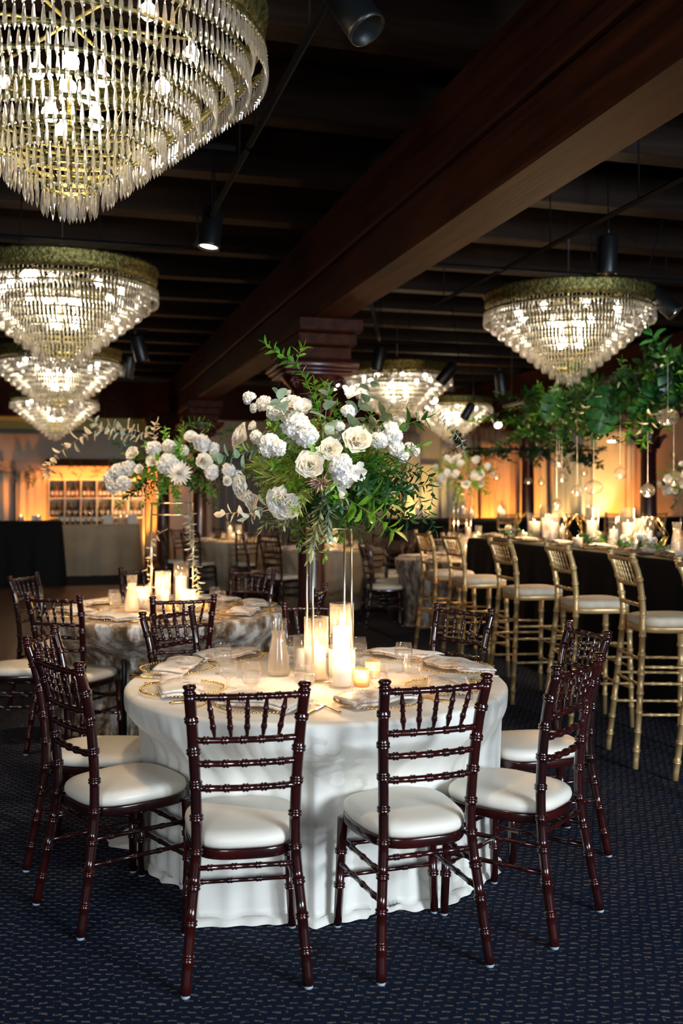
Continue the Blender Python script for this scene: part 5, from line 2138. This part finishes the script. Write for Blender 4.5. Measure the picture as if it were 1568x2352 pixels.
def pendant_geo():
    mb = MB()
    mb.lathe([(0.0005, 0.0), (0.0060, -0.006), (0.0060, -0.008), (0.0008, -0.013)], 6)
    mb.lathe([(0.0008, -0.014), (0.0036, -0.022), (0.0082, -0.064), (0.0076, -0.082), (0.0005, -0.104)], 6)
    return mb


PG = pendant_geo()
PM = PG.mesh('crystal_pendant', 'crystal', smooth=False)


def chandelier_maker():
    o = thing('crystal_chandelier', '', 'chandelier')
    rest = MB()
    indiv = []
    slots = []
    for k_, (r, z) in enumerate(RINGS):
        mb = MB()
        n = 64
        prof = [(r - 0.003, z - 0.006), (r + 0.002, z - 0.006), (r + 0.002, z + 0.010), (r - 0.003, z + 0.010), (r - 0.003, z - 0.006)]
        mb.lathe(prof, n)
        mb.build('tier_ring', 'antique_brass', o)
        m = int(2 * PI * r / 0.0305)
        for q in range(m):
            a = 2 * PI * q / m
            slots.append((r, z - 0.006, a, k_))
    # top row hangs from the brass band too
    m = int(2 * PI * 0.70 / 0.036)
    for q in range(m):
        slots.append((0.70, 1.765, 2 * PI * q / m, -1))
    front = [s for s in slots if math.sin(s[2]) < -0.75 and s[3] in (1, 2, 3, 4, 5, 6)]
    random.Random(3).shuffle(front)
    chosen = set(id(s) for s in front[:98])
    for s in slots:
        r, z, a, k_ = s
        p = Vector((r * math.cos(a), r * math.sin(a), z))
        if id(s) in chosen:
            c = put('crystal_pendant', PM, o, p)
            c.rotation_euler = (0, 0, a)
        else:
            rest.add(PG.v, PG.f, Matrix.Translation(p) @ Matrix.Rotation(a, 4, 'Z'))
    for q in range(9):      # last cluster at the tip
        a = q * 2.4
        p = Vector((0.02 + 0.005 * q, 0, 0))
        rest.add(PG.v, PG.f, Matrix.Translation((0.045 * math.cos(a) * (q / 9), 0.045 * math.sin(a) * (q / 9), 1.14)))
    c = rest.build('crystal_pendants', 'crystal', o, smooth=False)
    c['kind'] = 'stuff'
    c['label'] = 'rows of long clear crystal prisms'
    # brass band at top with leafy relief
    n = 96
    vs, fs = [], []
    rows = [(0.715, 1.745), (0.735, 1.755), (0.745, 1.79), (0.735, 1.83), (0.755, 1.855), (0.745, 1.87)]
    for j, (r, z) in enumerate(rows):
        for q in range(n):
            a = 2 * PI * q / n
            rr = r + (0.007 * math.sin(a * 48) if 0 < j < 4 else 0)
            zz = z - (0.012 * abs(math.sin(a * 24)) if j == 0 else 0) + (0.008 * abs(math.sin(a * 24)) if j == 5 else 0)
            vs.append((rr * math.cos(a), rr * math.sin(a), zz))
    for j in range(len(rows) - 1):
        for q in range(n):
            fs.append((j * n + q, j * n + (q + 1) % n, (j + 1) * n + (q + 1) % n, (j + 1) * n + q))
    MB().add(vs, fs).build('brass_band', 'antique_brass', o, solid=0.004)
    mb = MB()
    for q in range(6):
        a = q * PI / 3 + 0.3
        for (ra, za), (rb, zb) in (((0.03, 1.80), (0.735, 1.80)),):
            mb.tube([(ra * math.cos(a), ra * math.sin(a), za), (rb * math.cos(a), rb * math.sin(a), zb)], 0.008, 6)
        mb.tube([((r - 0.004) * math.cos(a), (r - 0.004) * math.sin(a), z) for r, z in RINGS], 0.004, 5)
    mb.tube([(0, 0, 1.16), (0, 0, 2.0)], 0.010, 8)
    mb.build('frame', 'antique_brass', o)
    # bulbs
    bl = [(0.12, 1.60, q * PI / 2 + 0.3) for q in range(4)] + [(0.10, 1.42, q * 2 * PI / 3) for q in range(3)] + [(0.46, 1.70, q * PI / 4 + 0.1) for q in range(8)]
    for r, z, a in bl:
        p = Vector((r * math.cos(a), r * math.sin(a), z))
        mb = MB()
        mb.lathe([(0.013, 0.028), (0.013, 0.07), (0.001, 0.075)], 10, Matrix.Translation(p))
        mb.tube([p + Vector((0, 0, 0.07)), p + Vector((0, 0, max(0.075, 1.80 - z)))], 0.004, 6)
        s_ = mb.build('bulb_socket', 'white_porcelain', o)
        MB().ball(p, 0.032, 12).build('light_bulb', 'bulb', s_)
    return o


CHD = Proto(chandelier_maker)
ch_list = [
    (at(160, 0, 3.8), 'huge crystal chandelier nearest the camera, top left corner', 14),
    (at(143, 0, 7.9), 'second crystal chandelier in the left row, right below the nearest', 9),
    (at(135, 0, 12.1), 'third crystal chandelier in the left row, seen behind the second', 9),
    (at(126, 0, 17.3), 'farthest and smallest crystal chandelier of the left row', 14),
    (at(1305, 0, 8.9), 'crystal chandelier at right above the hanging greenery', 9),
    (at(912, 0, 13.6), 'crystal chandelier right of the red column, behind the bouquet', 8),
    (at(1037, 0, 18.3), 'bright crystal chandelier farthest back right of centre', 18),
]
for p, l, pw in ch_list:
    base = Vector((p.x, p.y, EYE - (0.0 if p.y < 6 else 0.08 if p.y < 10 else 0.12)))
    CHD.place(base, AXIS * 0 + math.atan2(-p.x, p.y) * 0, l, 'crystal chandeliers')
    light('chandelier_glow', 'POINT', base + Vector((0, 0, 1.55)), pw, (1.0, 0.78, 0.50), 0.12)
    # hook rod up to the cross rail
    tt, dd = td(p.x, p.y)
    rod = MB().tube([(0, 0, 0), (0, 0, ceil_at(p.x, p.y) - base.z - 1.99)], 0.007, 6).build('ceiling_rod', 'black_metal', loc=base + Vector((0, 0, 1.99)))
    tag(rod, 'black rod from which hangs the ' + l.split(',')[0], 'rod', 'chandelier rods')

# ------------------------------------------------------------------ lighting tracks and heads
RH = EYE + 1.965


def rail(p0, p1, label, hang=()):
    p0, p1 = Vector(p0), Vector(p1)
    m_ = (p0 + p1) / 2
    o = thing('lighting_track', label, 'light track', m_)
    MB().tube([p0 - m_, p1 - m_], 0.020, 4).build('rail', 'track_metal', o, smooth=False)
    for u in hang:
        p = p0.lerp(p1, u) - m_
        MB().tube([p, p + Vector((0, 0, ceil_at(p.x + m_.x, p.y + m_.y) - RH))], 0.006, 6).build('drop_rod', 'track_metal', o)
    return o


rail(UV(2.0, 1.02, RH), UV(5.55, 1.02, RH), 'long black lighting track running past the nearest chandelier', (0.25, 0.6, 0.95))
rail(UV(5.65, 1.02, RH), UV(7.9, 1.02, RH), 'short black lighting track carrying the lit spotlight at left', (0.1, 0.6, 0.95))
rail(UV(4.0, 3.72, RH), UV(9.7, 3.72, RH), 'long black lighting track above the gold stools', (0.2, 0.33, 0.55, 0.95))
rail(UV(8.0, -1.7, RH), UV(8.0, 0.95, RH), 'black cross rail over the second left chandelier', (0.3, 0.75))
rail(UV(8.0, 3.05, RH), UV(8.0, 5.6, RH), 'black cross rail over the right chandelier', (0.6, 0.9))
rail(UV(12.2, -1.4, RH), UV(12.2, 1.0, RH), 'black cross rail over the third left chandelier', (0.3, 0.8))
rail(UV(12.2, 2.9, RH), UV(12.2, 5.8, RH), 'black cross rail over the chandelier behind the bouquet', (0.2, 0.5, 0.9))
rail(UV(9.6, 3.0, RH), UV(12.1, 3.9, RH), 'slanting black track right of the column bolster', (0.2, 0.55, 0.95))
rail(UV(5.6, -0.6, RH), UV(5.6, 0.95, RH), 'short cross rail at the lower right of the nearest chandelier', (0.7,))


def head_maker(lit):
    def mk():
        o = thing('track_spotlight', '', 'spotlight')
        MB().lathe([(0.001, 0.15), (0.062, 0.15), (0.075, 0.135), (0.078, -0.13), (0.078, -0.15), (0.072, -0.15), (0.070, -0.12), (0.001, -0.115)], 22).build('housing', 'black_metal', o)
        MB().tube([(0, 0, 0.15), (0, 0, 0.22)], 0.012, 8).build('bracket', 'black_metal', o)
        MB().lathe([(0.001, -0.128), (0.068, -0.128)], 18).build('lens', 'lamp_lens' if lit else 'clear_glass', o)
        return o
    return Proto(mk)


HL, HU = head_maker(True), head_maker(False)


def head(px, py, Z, aim, lit, label, sc=1.0, spot=0):
    p = at(px, py, Z)
    o = (HL if lit else HU).place(p, 0, label, 'track spotlights')
    d = Vector(aim).normalized()
    o.rotation_mode = 'QUATERNION'
    o.rotation_quaternion = (-d).to_track_quat('Z', 'Y')
    o.scale = (sc,) * 3
    qi = o.rotation_quaternion.inverted()
    top = qi @ Vector((0, 0, ceil_at(p.x, p.y) - p.z)) / sc
    st = Vector((0, 0, 0.21))
    MB().tube([st, qi @ ((o.rotation_quaternion @ st) + Vector((0, 0, 0.05))), top + (qi @ Vector((0, 0, 0)))], 0.006, 6).build('drop_rod', 'track_metal', o)
    if spot:
        light('spotlight_beam', 'SPOT', p + d * 0.16 * sc, spot, (1.0, 0.74, 0.48), 0.05, aim=p + d * 3, spot_size=R_(50), spot_blend=0.6)


head(800, 6, 3.9, (0.45, -0.2, -0.75), False, 'black track spotlight at the top edge, right of nearest chandelier', 1.0)
head(485, 524, 7.1, (-0.12, -0.12, -1), True, 'lit black track spotlight below the long left track', 1.0)
head(58, 605, 7.6, (0.4, -0.55, -0.8), True, 'lit black track spotlight in front of the second left chandelier', 1.0)
head(58, 828, 12.0, (0.1, 0.4, -1), False, 'black spotlight in front of the third left chandelier', 1.0)
head(1395, 585, 7.9, (0.0, 0.1, -1), False, 'black track spotlight above the right chandelier', 1.0)
head(1522, 694, 8.6, (0.75, -0.3, -0.8), True, 'lit black spotlight right of the right chandelier', 1.0)
head(870, 822, 12.0, (-0.2, 0.2, -1), False, 'black spotlight left in front of the chandelier behind the bouquet', 1.0)
head(1027, 858, 12.4, (-0.7, 0.2, -0.8), False, 'black spotlight right in front of the chandelier behind the bouquet', 1.0)
head(1150, 880, 13.0, (0.15, 0.2, -1), False, 'black spotlight left of the right chandelier tip', 1.0)
head(1074, 945, 16.5, (-0.5, 0.2, -0.9), False, 'black spotlight in front of the farthest back chandelier', 1.0)
head(1140, 968, 17.0, (0.1, -0.7, -0.5), True, 'small lit spotlight right of the farthest back chandelier', 0.9)
head(993, 912, 16.5, (0.1, -0.7, -0.5), True, 'small lit spotlight between the two chandeliers behind the bouquet', 0.9)
head(765, 878, 12.5, (0.15, -0.85, -0.4), True, 'lit spotlight glowing behind the top of centre bouquet', 0.9)
head(320, 800, 11.0, (0.2, 0.3, -1), False, 'dark spotlight right of the second left chandelier tip', 1.0)
head(295, 842, 12.5, (-0.2, 0.3, -1), False, 'dark spotlight beside the third left chandelier', 1.0)

# downlighter recessed above the cream panel
o = MB().lathe([(0.001, 0), (0.09, 0), (0.10, 0.02)], 16).build('recessed_light', 'downlight_lens', loc=at(1405, 1015, 22.6))
tag(o, 'small bright recessed light at the top of the cream panel', 'light')

# warm pools from the ceiling spotlights out of frame and on the near track; last two added
light('spotlight_beam', 'SPOT', (-0.6, 3.2, 3.3), 110, (1.0, 0.70, 0.42), 0.06, aim=(-0.15, 4.15, 0.8), spot_size=R_(46), spot_blend=0.7)
light('spotlight_beam', 'SPOT', (0.9, 2.6, 3.4), 130, (1.0, 0.80, 0.58), 0.06, aim=(-0.05, 4.0, 1.6), spot_size=R_(36), spot_blend=0.7)
light('spotlight_beam', 'SPOT', (-1.9, 5.6, 3.35), 110, (1.0, 0.70, 0.42), 0.06, aim=(-1.15, 6.5, 0.8), spot_size=R_(52), spot_blend=0.7)
light('spotlight_beam', 'SPOT', (2.4, 7.2, 3.4), 60, (1.0, 0.74, 0.48), 0.06, aim=(2.2, 8.5, 1.0), spot_size=R_(50), spot_blend=0.7)
light('spotlight_beam', 'SPOT', (1.0, 9.6, 3.4), 130, (1.0, 0.86, 0.66), 0.06, aim=(1.42, 11.8, 1.65), spot_size=R_(34), spot_blend=0.7)  # added beam to brighten the round rose bouquet, no spotlight head here
light('spotlight_beam', 'SPOT', (3.6, 9.9, 3.4), 130, (1.0, 0.86, 0.66), 0.06, aim=(4.2, 12.0, 1.65), spot_size=R_(34), spot_blend=0.7)  # likewise added to lift the right-edge bouquet, without a fixture
